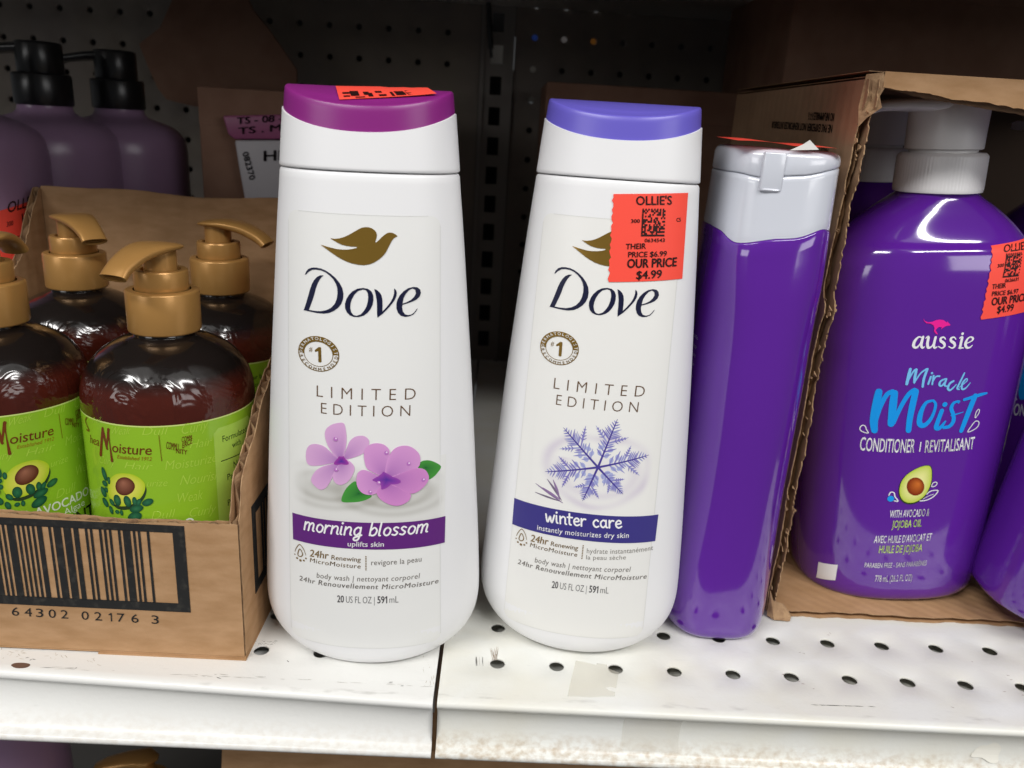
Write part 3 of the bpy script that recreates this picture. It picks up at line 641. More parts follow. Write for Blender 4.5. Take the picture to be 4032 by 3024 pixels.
for k, P in enumerate(([(1060, 1400), (1000, 1370), (930, 1340), (905, 1280), (900, 1200), (930, 1150), (990, 1128), (1060, 1138), (1105, 1180), (1105, 1230), (1080, 1300)],
          [(1080, 1400), (1078, 1320), (1095, 1250), (1140, 1180), (1200, 1150), (1270, 1152), (1330, 1190), (1358, 1240), (1352, 1310), (1300, 1345), (1200, 1370), (1120, 1400)],
          [(1060, 1440), (1010, 1400), (950, 1360), (890, 1345), (850, 1370), (838, 1430), (850, 1490), (890, 1535), (950, 1550), (1010, 1530), (1040, 1480)],
          [(1080, 1450), (1150, 1480), (1220, 1500), (1280, 1540), (1270, 1590), (1220, 1625), (1160, 1638), (1090, 1620), (1030, 1580), (1003, 1530), (1030, 1480)],
          [(1110, 1430), (1180, 1385), (1260, 1350), (1340, 1330), (1400, 1345), (1430, 1400), (1415, 1450), (1370, 1500), (1310, 1535), (1250, 1530), (1180, 1490)])):
    petal(p1, P, f2, mix(PE2, lin(200, 112, 188), .4 if k > 2 else 0), PM, 5+k*.4, Zm2, .42)
p1.blob([S1.px(Zm2((f2[0]+88*math.cos(a)*(1+.35*math.sin(4*a+1)), f2[1]+6+60*math.sin(a)*(1+.35*math.cos(3*a))))) for a in (2*math.pi*i/30 for i in range(30))], S1.px(Zm2(f2)), lin(150, 66, 166), lin(84, 46, 150), 7.5)
for c in ((1082, 1205), (1265, 1293), (1385, 1425), (1020, 1450), (950, 1525), (668, 1092), (672, 1342)):
    a, b = S1.px(Zm2(c)), S1.px(Zm2((c[0]+4, c[1]-5))); p1.disc(a, .030, .034, lin(186, 116, 192), 8, n=14); p1.disc(b, .014, .014, lin(232, 205, 232), 8.4, n=10)
VIO = lin(96, 38, 120)
za, zb2 = S1.px(Zm3((980, 327)))[1], S1.px(Zm3((980, 545)))[1]
lu, ru = S1.px(Zm3((317, 335)))[0], S1.px(Zm3((1562, 355)))[0]
p1.grid(lu, ru, zb2, za, 40, 4, VIO, 2)
WI = (.86, .86, .86)
handwrite(p1, 'morning blossom', *p1.loc([(412, 380), (1418, 398), (424, 318)], Zm3), .028, WI, 3); p1.ptext('uplifts skin', (765, 517), (1062, 520), (766, 478), Zm3, WI, bold=.016, k=3)
p1.ptext('revigore la peau', (958, 673), (1368, 642), (958, 630), Zm3, GREY, space=1.05)
p1.build('printing', [INK, GOLD], lab1)

# --- right bottle artwork: snowflake
p2 = Print(S2); dove_shared(p2, S1)
LA = lin(124, 116, 186); DKF = lin(74, 62, 146); PAL = lin(168, 176, 216)
sz0 = S2.px(Zw2((950, 262)))[1]; su0, su1 = S2.px(Zw1((470, 1400)))[0], S2.px(Zw1((1400, 1400)))[0]
cS = S2.px(Zw1((985, 1345)))
def swirl(u, z):
    d = math.hypot((u-cS[0]), (z-cS[1]+.08)*1.5); a = math.atan2(z-cS[1], u-cS[0])
    v = .55*math.exp(-((d-.86-.05*math.sin(3*a))/.09)**2)*(.45+.55*math.sin(a*2+2.2)**2)+.35*math.exp(-((d-.62)/.10)**2)*(z < cS[1]+.1)+.30*math.exp(-(d/.38)**2)
    e = min(1, max(0, (u-su0)/.15), max(0, (su1-u)/.12), max(0, (sz0+1.75-z)/.4))
    return mix(LW2, lin(196, 184, 206), v*max(e, 0)*1.0)
p2.grid(su0, su1, sz0-.02, sz0+1.75, 60, 50, swirl, 0)
for ti, tip in enumerate([(1135, 975), (720, 1040), (578, 1378), (866, 1604), (1178, 1552), (1376, 1250)]):
    t_ = Vector(S2.px(Zw1(tip))); c_ = Vector(cS); ax = t_-c_; L_ = ax.length; d_ = ax.normalized(); nn = Vector((-d_.y, d_.x))
    for fr, ln in ((.22, .20), (.32, .25), (.40, .20), (.50, .40), (.58, .22), (.45, .16), (.62, .2), (.66, .20), (.70, .15), (.73, .17), (.80, .13), (.86, .09), (.92, .06)):
        for sd in (1, -1):
            b0 = c_+ax*fr; l2 = ln*L_*(.85+.3*random.random()); dd = (d_*math.cos(.95)+nn*sd*math.sin(.95)).normalized(); b1 = b0+dd*l2
            p2.stroke([tuple(b0), tuple(b0+dd*l2*.55), tuple(b1)], [.018, .030 if fr < .6 else .019, .004], mix(LA, PAL, random.random()*.7), 1.5, n=3, cap=False)
            if ln > .3:
                for q in (.35, .5, .65, .8):
                    for s3 in (1, -1):
                        e0 = b0+dd*l2*q; n2 = Vector((-dd.y, dd.x)); e1 = e0+(dd*.6+n2*s3*.8)*l2*.28*(1.1-q)
                        p2.stroke([tuple(e0), tuple(e0*.5+e1*.5), tuple(e1)], [.014, .015, .004], LA, 1.7, n=2, cap=False)
            if fr < .35: p2.disc(tuple(b0+dd*l2*.5), .05, .035, PAL, 1.3, n=10, rot=random.random()*3)
    p2.stroke([tuple(c_), tuple(c_+ax*.4), tuple(c_+ax*.75), tuple(t_)], [.036, .026, .020, .006], DKF, 2, n=5, cap=False)
for a, b, w_ in (((715, 1620), (505, 1468), .035), ((690, 1605), (500, 1535), .03), ((705, 1600), (595, 1435), .04), ((690, 1595), (640, 1440), .045), ((690, 1590), (560, 1500), .03)):
    A, B = S2.px(Zw1(a)), S2.px(Zw1(b)); m_ = ((A[0]+B[0])/2+.01, (A[1]+B[1])/2); p2.stroke([A, m_, B], [.010, w_, .008], mix(lin(150, 120, 168), lin(110, 100, 120), random.random()), 1.6, n=4, cap=False)
za, zb2 = S2.px(Zw2((1000, 258)))[1], S2.px(Zw2((1000, 478)))[1]
lu, ru = S2.px(Zw2((355, 230)))[0], S2.px(Zw2((1530, 340)))[0]
p2.grid(lu, ru, zb2, za, 40, 4, lin(60, 54, 128), 2)
handwrite(p2, 'winter care', *p2.loc([(624, 314), (1240, 368), (622, 254)], Zw2), .029, WI, 3); p2.ptext('instantly moisturizes dry skin', (549, 382), (1297, 448), (552, 342), Zw2, WI, bold=.014, k=3, space=1.05)
p2.ptext('hydrate instantanément', (955, 575), (1495, 548), (957, 535), Zw2, lin(140, 136, 130), space=1.05); p2.ptext('la peau sèche', (950, 625), (1273, 625), (952, 590), Zw2, lin(140, 136, 130), space=1.05)
p2.build('printing', [INK, GOLD], lab2)

# --- price stickers
OR = (.95, .085, .055); BK = lin(40, 14, 12)
def sticker_grid(pr, c, k=4, n=28, notch=0):
    tl_, tr_, br_, bl_ = c; ids = {}
    for i in range(n+1):
        for j in range(n+1):
            s_, t = i/n, j/n
            p = [(tl_[q]*(1-s_)+tr_[q]*s_)*(1-t)+(bl_[q]*(1-s_)+br_[q]*s_)*t for q in (0, 1)]
            if i == 0 and notch: p[0] += .014*math.sin(j*2.3)+.006*math.sin(j*5.1)
            ids[i, j] = pr.vert(pr.surf.p3(p[0], p[1], k), OR)
    for i in range(n):
        for j in range(n): pr.face((ids[i, j+1], ids[i+1, j+1], ids[i+1, j], ids[i, j]), 0, True)
ps = Print(S2); sticker_grid(ps, ps.loc([(855, 935), (1343, 927), (1305, 1487), (822, 1510)], Zwp), notch=1)
def pt(pr, rows, Zf, k=8):
    for body, a, b, c, bo in rows: pr.ptext(body, a, b, c, Zf, BK, bold=bo*1.9, k=k)
pt(ps, [("OLLIE'S", (1003, 1006), (1237, 1003), (1003, 950), .012), ('300', (970, 1123), (1028, 1122), (970, 1100), .012), ('C5', (1267, 1115), (1295, 1114), (1267, 1091), .012), ('0634543', (1058, 1249), (1190, 1247), (1060, 1226), .01),
        ('THEIR', (935, 1295), (1067, 1291), (937, 1260), .012), ('PRICE $6.99', (950, 1347), (1203, 1340), (952, 1313), .012), ('OUR PRICE', (943, 1416), (1268, 1404), (946, 1360), .02), ('$4.99', (1003, 1490), (1170, 1481), (1006, 1438), .014)], Zwp)
DOTS = [(1045, 1030), (1197, 1030), (1188, 1210), (1035, 1210)]
PS2 = ps

def dot_code(pr, corners, Zf, n=16, k=8, seed=1):
    tl_, tr_, br_, bl_ = pr.loc(corners, Zf); r = random.Random(seed)
    at = lambda a, b: tuple((tl_[q]*(1-a)+tr_[q]*a)*(1-b)+(bl_[q]*(1-a)+br_[q]*a)*b for q in (0, 1))
    for j in range(n):
        run = None
        for i in range(n+1):
            on = i < n and (i == 0 or j == n-1 or (j == 0 and i % 2 == 0) or (i == n-1 and j % 2 == 1) or (0 < j and i < n-1 and r.random() < .5))
            if on and run is None: run = i
            if not on and run is not None: pr.tri([at(run/n, (j+1.04)/n), at(i/n, (j+1.04)/n), at(i/n, j/n), at(run/n, j/n)], [(0, 1, 2, 3)], BK, k); run = None
# sticker lying on the left cap
def bvh_of(o, M):
    me = o.data; return BVHTree.FromPolygons([M @ (v.co/S) for v in me.vertices], [p.vertices[:] for p in me.polygons])
dot_code(PS2, DOTS, Zwp, seed=3); PS2.build('price_sticker', STICK, d2)
bt = bvh_of(top1, M1); M1i = M1.inverted()
cs = MB(); cs.cur = OR; n = 12; ids = {}
cn = [Zcap(p) for p in ((848, 692), (1553, 702), (1648, 764), (878, 800))]
last = None
def cap_hit(s_, t):
    global last
    p = [(cn[0][q]*(1-s_)+cn[1][q]*s_)*(1-t)+(cn[3][q]*(1-s_)+cn[2][q]*s_)*t for q in (0, 1)]
    h = bt.ray_cast(CP, pix_ray(*p)); loc = h[0]
    if loc is None: loc = last
    last = loc.copy(); return M1i @ loc
for i in range(n+1):
    for j in range(n, -1, -1):
        q = cap_hit(i/n, j/n); ids[i, j] = cs.vert((q.x, q.y, q.z+.02+.02*(i/n)**4))
for i in range(n):
    for j in range(n): cs.face((ids[i, j+1], ids[i+1, j+1], ids[i+1, j], ids[i, j]), 0, True)
cs.cur = BK
for a, b, c_, d_ in ((.05, .14, .5, .62), (.13, .22, .42, .8), (.05, .12, .75, .85), (.17, .27, .88, .95), (.27, .33, .5, .75), (.31, .36, .6, .9), (.40, .47, .45, .6), (.42, .5, .75, .9), (.55, .58, .55, .95), (.60, .70, .5, .9), (.64, .78, .66, .74), (.72, .80, .45, .9), (.82, .86, .6, .8), (.89, .98, .42, .58), (.9, .96, .66, .8)):
    q = [cap_hit(*e) for e in ((a, d_), (b, d_), (b, c_), (a, c_))]
    cs.face([cs.vert((v.x, v.y, v.z+.027)) for v in q], 0)
cs.build('price_sticker', STICK, top1)

# ------------------------------------------------------------------ slim purple bottle seen from its narrow side
tx, ty = 3.97, 2.2
TB = thing('shampoo_bottle', 'slim purple shampoo bottle with a pearl flip cap, seen edge on', 'bottle', (tx, ty, 0), (0, math.radians(.7), 0))
TA = pchip([(0, .70), (.05, .83), (.15, .92), (.4, .985), (1, 1.0), (2.2, 1.0), (4.5, 1.0), (6.2, .975), (7.2, .935), (8.5, .895)])
TD = pchip([(0, 1.20), (.05, 1.30), (.2, 1.38), (1, 1.42), (4, 1.40), (6.2, 1.28), (7.2, 1.16), (8.5, 1.05)])
TN = pchip([(0, 3.2), (1, 2.7), (3, 2.3), (5.2, 2.3), (7, 3.0), (8.5, 3.4)])
mb = MB(); N = 96
wv = lambda ang, base: base+.20*math.sin(ang)*0+.17*math.cos(ang+.35)   # wavy join between bottle and cap
R_ = []
def tring(fz, da=0):
    out = []
    for i in range(N):
        t = 2*math.pi*i/N; z = fz(t); e = 2/TN(z)
        fl_ = 1-.0
        k = 1-.05*math.exp(-((t-3.78-.10*(5-z)/3)/.30)**2)*min(max((z-1.6)/2.2, 0), 1)*min(max((7.15-z)/1.2, 0), 1)
        out.append(((TA(z)+da)*spow(math.cos(t), e)*k, (TD(z)+da)*spow(math.sin(t), e)*k, z))
    return out
for z in (0, .02, .05, .1, .16, .25, .35, .5, .75, 1.0): R_.append(tring(lambda t: z))
_jt = pchip([(0, -.05), (1.5, 0), (3.14, .03), (3.5, .01), (4.0, -.13), (4.71, .0), (5.29, .17), (5.75, .11), (6.1, -.01), (2*math.pi, -.05)])
join = lambda t: 7.20+_jt(t)
for i in range(1, 33): R_.append(tring(lambda t: 1.0+(join(t)-.03-1.0)*i/32))
R_.append(tring(lambda t: join(t)-.008, -.012)); R_.append(tring(lambda t: join(t), -.05))
mb.loft(R_); mb.build('body', PURPLE, TB, angle=50)
cp = MB(); R_ = [tring(lambda t: join(t)-.01, -.05), tring(lambda t: join(t)+.0, -.02)]
lid = lambda t: 8.2+.10*math.cos(t)-.10*math.exp(-((t-4.45)/.5)**2)
for i in range(1, 15): R_.append(tring(lambda t: join(t)+(lid(t)-.015-join(t))*i/14, -.015))
R_.append(tring(lambda t: lid(t), -.03)); R_.append(tring(lambda t: lid(t)+.01, -.05))
cp.loft(R_); cap = cp.build('cap', PEARL, TB, angle=50)
ld = MB(); R_ = [tring(lambda t: lid(t)+.012, -.05), tring(lambda t: lid(t)+.02, -.02), tring(lambda t: lid(t)+.04, -.01), tring(lambda t: 8.40, -.01), tring(lambda t: 8.46, -.03), tring(lambda t: 8.50, -.08), tring(lambda t: 8.52, -.16)]
ld.loft(R_); lidd = ld.build('lid', PEARL, cap, angle=60)
lt = MB(); lt.box(-.50, -.16, -1.095, -.98, 7.88, 8.46); lt.box(-.47, -.19, -1.115, -1.05, 7.88, 7.93)
lt.build('latch', PEARL, cap, bevel=.03)
TS = Surf(Matrix.Translation((tx, ty, 0)), lambda x, z: -1)
stp = MB(); stp.cur = OR
for i in range(8):
    x0, x1 = -.92+1.70*i/8, -.92+1.70*(i+1)/8
    f_ = lambda x: 8.56-.02*x+.03*abs(math.sin(3*x))
    stp.quad((x0, -1.06, f_(x0)), (x1, -1.06, f_(x1)), (x1, .3, f_(x1)+.03), (x0, .3, f_(x0)+.03))
stp.cur = (.75, .73, .70)
stp.face([stp.vert(p) for p in ((-.14, -1.075, 8.50), (.30, -1.075, 8.54), (.20, -1.07, 8.62), (.14, -1.07, 8.67), (.05, -1.07, 8.60))])
stp.build('price_sticker', STICK, TB)
# small back-label lettering on its left face
fl = Flat((tx-1.0-.012, ty, 0), (0, -1, 0), (0, 0, 1), (-1, 0, 0), .002)
bt_ = Print(fl)
TXC = lin(120, 105, 160)
random.seed(5)
z = 5.6
WORDS = ['moisture', 'for dry hair', 'with avocado', 'jojoba oil', 'paraben free', 'rinse well']
for i in range(26):
    wl = random.choice((.5, .7, .9, .4)); z -= random.choice((.14, .16, .2))
    u1 = .75; bt_.text(random.choice(WORDS), (u1-wl, z), (u1, z), (u1-wl, z+.07), TXC)
Mt = Matrix.Translation((-tx, -ty, 0))
bt_.v = [tuple(Mt @ Vector(p)) for p in bt_.v]
bt_.build('printing', INK, TB)

# ------------------------------------------------------------------ corrugated board
def corrugated(mb, u0, u1, lo, hi, put, t=.15, pitch=.31, du=.06, jag=.0, liner=.016, seed=1, jag2=None, mi=0, me=1, wave=True):
    """board between lo(u) and hi(u): two liners and the wavy sheet between; put(u,v,w), w = 0 outside .. t inside"""
    rnd = random.Random(seed); vn = [[rnd.random()-.5 for _ in range(400)] for _ in range(3)]
    def jn(u, o):
        r = 0
        for q, (f, a) in enumerate(((1.6, .9), (4.3, .7), (13, .5))):
            t = (u+30+o*3.7)*f; i = int(t); t -= i; t = t*t*(3-2*t); r += a*(vn[q][i % 400]*(1-t)+vn[q][(i+1) % 400]*t)
        return r
    n = max(2, int((u1-u0)/du)); us_ = [u0+(u1-u0)*i/n for i in range(n+1)]
    for w0, w1, jg in ((0, liner, jag), (t-liner, t, jag2 if jag2 is not None else jag)):
        ph = rnd.random()*9
        tops = [hi(u)+jg*(1.1*jn(u, ph)+.35*(rnd.random()-.5)) for u in us_]
        A = [mb.vert(put(u, lo(u), w0)) for u in us_]; B = [mb.vert(put(u, h, w0)) for u, h in zip(us_, tops)]
        D = [mb.vert(put(u, lo(u), w1)) for u in us_]; E_ = [mb.vert(put(u, h, w1)) for u, h in zip(us_, tops)]
        for i in range(n):
            mb.face((A[i], A[i+1], B[i+1], B[i]), mi); mb.face((D[i], E_[i], E_[i+1], D[i+1]), mi)
            mb.face((B[i], B[i+1], E_[i+1], E_[i]), me); mb.face((A[i], D[i], D[i+1], A[i+1]), me)
        for i in (0, n): mb.face((A[i], B[i], E_[i], D[i]), me)
    if wave:
        m = int((u1-u0)/pitch*10); prev = None
        for i in range(m+1):
            u = u0+(u1-u0)*i/m; w_ = t/2+(t/2-liner)*math.sin(2*math.pi*u/pitch); h = hi(u)-.012-jag*.3*rnd.random()
            cur = (mb.vert(put(u, lo(u)+.01, w_)), mb.vert(put(u, h, w_)))
            if prev: mb.face((prev[0], cur[0], cur[1], prev[1]), me, True)
            prev = cur

# --- left carton of pump bottles
LX0, LX1, LY0, LY1 = -10.32, -4.15, -.21, 6.30
LC = thing('cardboard_box', 'open brown carton printed with a black barcode, holding amber pump bottles', 'box', (0, 0, 0))
fp = MB(); corrugated(fp, LX0, LX1-.02, lambda u: .06, lambda u: 2.46+.02*math.sin(u*1.3), lambda u, v, w_: (u, LY0+w_, v), jag=.03, seed=3)
front = fp.build('front_panel', [CARD, CARDE], LC)
tornS = pchip([(-.21, 2.50), (-.12, 2.62), (.0, 3.0), (.12, 3.20), (.45, 3.42), (.8, 3.62), (1.2, 3.98), (1.7, 4.22), (2.2, 4.40), (3.2, 4.9), (4.5, 5.9), (5.6, 6.7), (6.3, 6.84)])
sp_ = MB(); corrugated(sp_, LY0+.03, LY1, lambda u: .06, tornS, lambda u, v, w_: (LX1-w_+.0, u, v), jag=.045, jag2=.11, seed=5)
side = sp_.build('side_panel', [CARD, CARDE], LC)
_tl = sorted((q.y, q.z) for q in (on_plane(*Zo(p), 0, LX0+.1) for p in ((80, 403), (62, 470), (45, 545), (20, 590), (-25, 640))))
tornL = pchip([(-.21, 2.5), (.4, 3.2)]+[q for q in _tl if q[0] > .8])
sp_ = MB(); corrugated(sp_, LY0+.17, LY1, lambda u: .06, tornL, lambda u, v, w_: (LX0+w_, u, v), jag=.05, jag2=.09, seed=8)
sp_.build('side_panel', [CARD, CARDE], LC)
bp_ = MB(); corrugated(bp_, LX0+.16, LX1-.16, lambda u: .06, lambda u: 6.82-.06*math.exp(-((u+6.8)/1.2)**2)+.02*math.sin(u*2.1), lambda u, v, w_: (u, LY1-.15+w_, v), jag=.012, seed=9)
bp_.build('back_panel', [CARD, CARDE], LC)
fb = MB(); fb.box(LX0, LX1-.0, LY0, LY1, .03, .055); fb.box(-6.55, LX1+.01, LY0-.03, 2.6, .0, .028); fb.build('bottom_panel', [CARD], LC)
# barcode on the front panel
FP = Flat((0, LY0, 0), (1, 0, 0), (0, 0, 1), (0, -1, 0), .006)
bc = Print(FP); L = lambda p: FP.px(Zbox(p))
xr_o = (L((1195, 945))[0]+L((1255, 1515))[0])/2; xr_i = (L((1122, 1000))[0]+L((1172, 1445))[0])/2
zt_o = 2.42; zt_i = L((600, 965))[1]; zb_i = L((600, 1425))[1]; zb_o = L((600, 1480))[1]
bc.box(LX0+.4, xr_o, LY0-.010, LY0-.004, zb_o, zb_i); bc.box(LX0+.4, xr_o, LY0-.010, LY0-.004, zt_i, zt_o); bc.box(xr_i, xr_o, LY0-.010, LY0-.004, zb_i, zt_i)
xs_ = L((995, 1200))[0]; unit = .0385; rnd = random.Random(12)
SEQ = [1, 1, 1, 3, 1, 1, 1, 1, 1, 1, 2, 3, 3, 1, 2, 1, 1, 1, 1, 3, 1, 1]
i = 0
while xs_ > LX0+.6:
    wbar = (SEQ[i] if i < len(SEQ) else rnd.choice((1, 1, 1, 2.6, 2.6)))*unit; gap = rnd.choice((1, 1, 1, 2.6))*unit
    bc.box(xs_-wbar, xs_, LY0-.010, LY0-.004, zb_i-.005, zt_i+.005); xs_ -= wbar+gap; i += 1
for ch, xx in zip('64302 02176 3', (80, 163, 238, 320, 400, 0, 535, 620, 712, 768, 860, 0, 992)):
    if ch == ' ': continue
    yb = 1530+(xx-80)*.0585; bc.ptext(ch, (xx, yb), (xx+(48 if ch != '1' else 22), yb+2), (xx-3, yb-54), Zbox, (1, 1, 1), k=1, bold=.0)
bc.build('printed_barcode', BLACKI, front)
# the print on its right side
SPn = Flat((LX1, 0, 0), (0, 1, 0), (0, 0, 1), (1, 0, 0), .006); Zs = Z(800, 1900, 2.0733)
sb = MB()
a0 = SPn.px(Zs((380, 215))); a1 = SPn.px(Zs((435, 890))); i0 = SPn.px(Zs((415, 240))); i1 = SPn.px(Zs((455, 770)))
y0 = (a0[0]+a1[0])/2; yi = (i0[0]+i1[0])/2; zt_, zb_ = a0[1], a1[1]; zti, zbi = zt_-.2, i1[1]
bx = lambda ya, yb, za_, zb__: sb.box(LX1+.004, LX1+.010, ya, yb, za_, zb__)
bx(y0, yi, zb_, zt_); bx(yi, 4.9, zb_, zbi); bx(yi, 4.9, zti, zt_)
yy = yi+.28
while yy < 4.6:
    wbar = rnd.choice((.04, .04, .1)); bx(yy, yy+wbar, zbi, zti); yy += wbar+rnd.choice((.04, .04, .1))
sb.build('printed_barcode', BLACKI, side)

# ------------------------------------------------------------------ amber pump bottles
RS = 1.36
SXY = [(-5.75, 1.45), (-8.58, 1.45), (-8.68, 4.42), (-5.95, 4.72)]
MS = Matrix.Translation((SXY[0][0], SXY[0][1], .09)); CS = Cyl(MS, RS)
def amber_bottle():
    root = thing('pump_bottle', '', 'bottle', (SXY[0][0], SXY[0][1], .09), group='amber pump bottles in the open carton')
    pf = pchip([(0, 1.2), (.05, 1.3), (.14, RS-.01), (.3, RS), (3.85, RS), (4.05, 1.35), (4.28, 1.30), (4.50, 1.19), (4.69, 1.02), (4.82, .82), (4.90, .64), (4.94, .5), (5.06, .47)])
    mb = MB(); lathe(mb, [(pf(z), z) for z in [0, .03, .06, .1, .15, .2, .3]+[.5+.35*i for i in range(10)]+[3.85+.05*i for i in range(25)]], 96); mb.build('body', AMBER, root, angle=60)
    mb = MB(); lathe(mb, rprof(.565, 5.02, 5.70, .035), 64, cap1=False); lathe(mb, [(.53, 5.70), (.44, 5.702)], 64, cap0=False, cap1=False); mb.build('collar', GOLDP, root, angle=50)
    pump = MB(); lathe(pump, rprof(.415, 5.66, 6.02, .03)[:-1]+[(.40, 6.02), (.31, 6.022), (.30, 5.95)], 64, cap1=False); lathe(pump, [(.255, 5.93), (.25, 6.38)], 48)
    po_ = pump.build('pump', GOLDP, root, angle=50)
    hd = MB(); rings = []
    # spout: a flattened beak from a round thumb pad
    path = [(-.36, 0, 6.35, .06, .02), (-.33, 0, 6.36, .19, .05), (-.2, 0, 6.385, .31, .07), (0, 0, 6.40, .36, .09), (.2, 0, 6.40, .35, .11), (.4, 0, 6.375, .31, .125), (.6, 0, 6.325, .27, .13), (.8, 0, 6.24, .24, .135), (.95, 0, 6.15, .225, .13), (1.06, 0, 6.05, .23, .115)]
    P = catmull(path, 4)
    for i, p in enumerate(P):
        a = P[max(i-1, 0)]; b = P[min(i+1, len(P)-1)]; d = Vector((b[0]-a[0], 0, b[2]-a[2])).normalized(); nrm = Vector((-d.z, 0, d.x))
        rg = []
        for j in range(24):
            t = 2*math.pi*j/24; q = Vector(p[:3])+Vector((0, 1, 0))*p[3]*spow(math.cos(t), .75)+nrm*p[4]*(spow(math.sin(t), .75) if math.sin(t) < 0 else .55*math.sin(t))
            rg.append(tuple(q))
        rings.append(rg)
    tip = rings[-1]; c_ = Vector((sum(p[0] for p in tip)/24, 0, sum(p[2] for p in tip)/24))
    rings.append([tuple(c_+(Vector(p)-c_)*.78) for p in tip]); rings.append([tuple(c_+(Vector(p)-c_)*.72+Vector((-.12, 0, .09))) for p in tip])
    hd.loft(rings); hd.build('spout', GOLDP, po_, angle=55)
    # label
    LG = lin(142, 186, 42); lb = Print(CS); top = 3.84
    lb.grid(-RS*math.pi*.92, RS*math.pi*.92, .3, top, 90, 3, LG, -1)
    lb.grid(-RS*math.pi*.92, RS*math.pi*.92, top-.022, top, 90, 1, lin(205, 222, 130), -.5)
    lab = lb.build('front_label', INKG, root)
    pr = Print(CS); PG = lin(172, 207, 72); Q = lambda p: CS.px(Zg(p)); BRW = lin(112, 56, 22)
    for wd, a, b, c in (('Frail', (1150, 215), (1240, 205), (1165, 140)), ('Weak', (1370, 350), (1610, 345), (1395, 250)), ('Dull', (1770, 355), (2060, 350), (1800, 255)), ('Curly', (1240, 700), (1420, 735), (1255, 610)), ('Hair', (1550, 770), (1880, 785), (1580, 690))):
        pr.text(wd, Q(a), Q(b), Q(c), PG, bold=-.014, k=0)
    Zh = Zbox
    for wd, a, b, c in (('Curly', (1180, 350), (1350, 315), (1195, 280)), ('Hair', (1240, 440), (1375, 420), (1255, 385)), ('Moisturize', (1080, 580), (1410, 525), (1090, 520)), ('Nourish', (1175, 680), (1425, 640), (1195, 615)), ('Weak', (1150, 800), (1320, 770), (1160, 735)), ('Dull', (990, 905), (1130, 890), (1005, 850)), ('Curly', (1230, 890), (1400, 860), (1250, 830)), ('urize', (960, 690), (1090, 685), (970, 645))):
        pr.ptext(wd, a, b, c, Zh, PG, bold=-.014, k=0)
    for a in ((2.2, 3.3), (2.2, 2.6), (-2.2, 3.3), (-2.6, 2.4), (3.0, 3.0), (-3.2, 3.2)): pr.text('Moisturize Weak', (a[0], a[1]), (a[0]+.9, a[1]), (a[0]+.05, a[1]+.14), PG, bold=-.014, k=0)
    # name
    st_ = lambda pts, w_, col=BRW, k=2: pr.stroke([Q(p) for p in pts], w_, col, k, n=5)
    st_([(1282, 270), (1268, 440), (1258, 600)], [.045, .05, .06]); st_([(1282, 290), (1308, 400), (1336, 525)], [.05, .05, .04]); st_([(1332, 522), (1343, 400), (1354, 285)], [.03, .035, .05]); st_([(1354, 290), (1368, 450), (1398, 675)], [.035, .018, .05])
    pr.text('oisture', Q((1398, 562)), Q((1885, 600)), Q((1402, 445)), BRW, bold=.004, k=2, space=.98)
    pr.text('hea', Q((1130, 452)), Q((1240, 492)), Q((1128, 350)), BRW, k=2)
    st_([(1085, 140), (1068, 175), (1090, 240), (1112, 300), (1085, 290)], .03)
    pr.text('Established 1912', Q((1462, 642)), Q((1885, 672)), Q((1470, 600)), lin(150, 106, 24), k=2)
    st_([(1978, 360), (1995, 520), (2013, 675)], .012, lin(120, 110, 20))
    # heart made of words
    for wd, a, b, c in (('COMMU', (1085, 440), (1165, 455), (1088, 395)), ('NITY', (1150, 470), (1222, 480), (1150, 440)), ('COMM', (1185, 400), (1250, 385), (1188, 365)), ('ERCE', (1190, 440), (1255, 405), (1192, 405))):
        pr.ptext(wd, a, b, c, Zh, BRW, bold=.014, k=2)
    # avocado and leaves
    oc = [(1560, 832), (1650, 845), (1740, 890), (1800, 950), (1810, 1010), (1790, 1080), (1740, 1150), (1660, 1210), (1560, 1240), (1460, 1230), (1390, 1170), (1352, 1090), (1350, 1000), (1370, 910), (1430, 850), (1500, 832)]
    pr.poly([Q((p[0]+14, p[1]+45)) for p in oc], lin(44, 62, 40), 1.2, smooth=3)
    pr.blob(catmull([Q(p) for p in oc], 3, True), Q((1575, 1010)), lin(178, 200, 40), lin(226, 220, 96), 2, power=2.0)
    pr.blob([Q((1562+120*math.cos(a), 992+108*math.sin(a)*(1.05-.1*math.cos(a)))) for a in (2*math.pi*i/30 for i in range(30))], Q((1535, 945)), lin(84, 38, 24), lin(160, 104, 80), 3)
    for (x, y, rx, ry, ro) in ((1303, 838, 28, 74, .2), (1310, 955, 32, 32, .3), (1360, 920, 18, 40, 0), (1295, 1060, 34, 56, .3), (1330, 1035, 22, 28, 0), (1318, 1190, 34, 52, .5), (1390, 1285, 24, 45, .2), (1465, 1165, 42, 62, 0), (1590, 1180, 40, 62, .15), (1680, 1180, 26, 50, 0), (1840, 1190, 60, 36, .5), (1730, 1190, 24, 44, -.5), (1700, 1270, 75, 40, .4), (1680, 1370, 80, 48, .5), (1518, 1320, 18, 32, 0), (1465, 1310, 25, 22, .6), (1400, 1190, 26, 40, .5)):
        c0 = Q((x, y)); k_ = 3.16*1.0; sc = 1/(3.16*FPX)*16
        cc = math.cos(c0[0]/RS); pr.blob([(c0[0]+(rx*math.cos(t)*math.cos(ro)-ry*math.sin(t)*math.sin(-ro)*-1)*sc/max(cc, .45), c0[1]+(rx*math.cos(t)*math.sin(ro)+ry*math.sin(t)*math.cos(ro))*sc) for t in (2*math.pi*i/18 for i in range(18))], c0, lin(24, 74, 52), lin(50, 116, 78), 3.6)
    # lower wording, and the pale panel at the right
    zq = 2.44
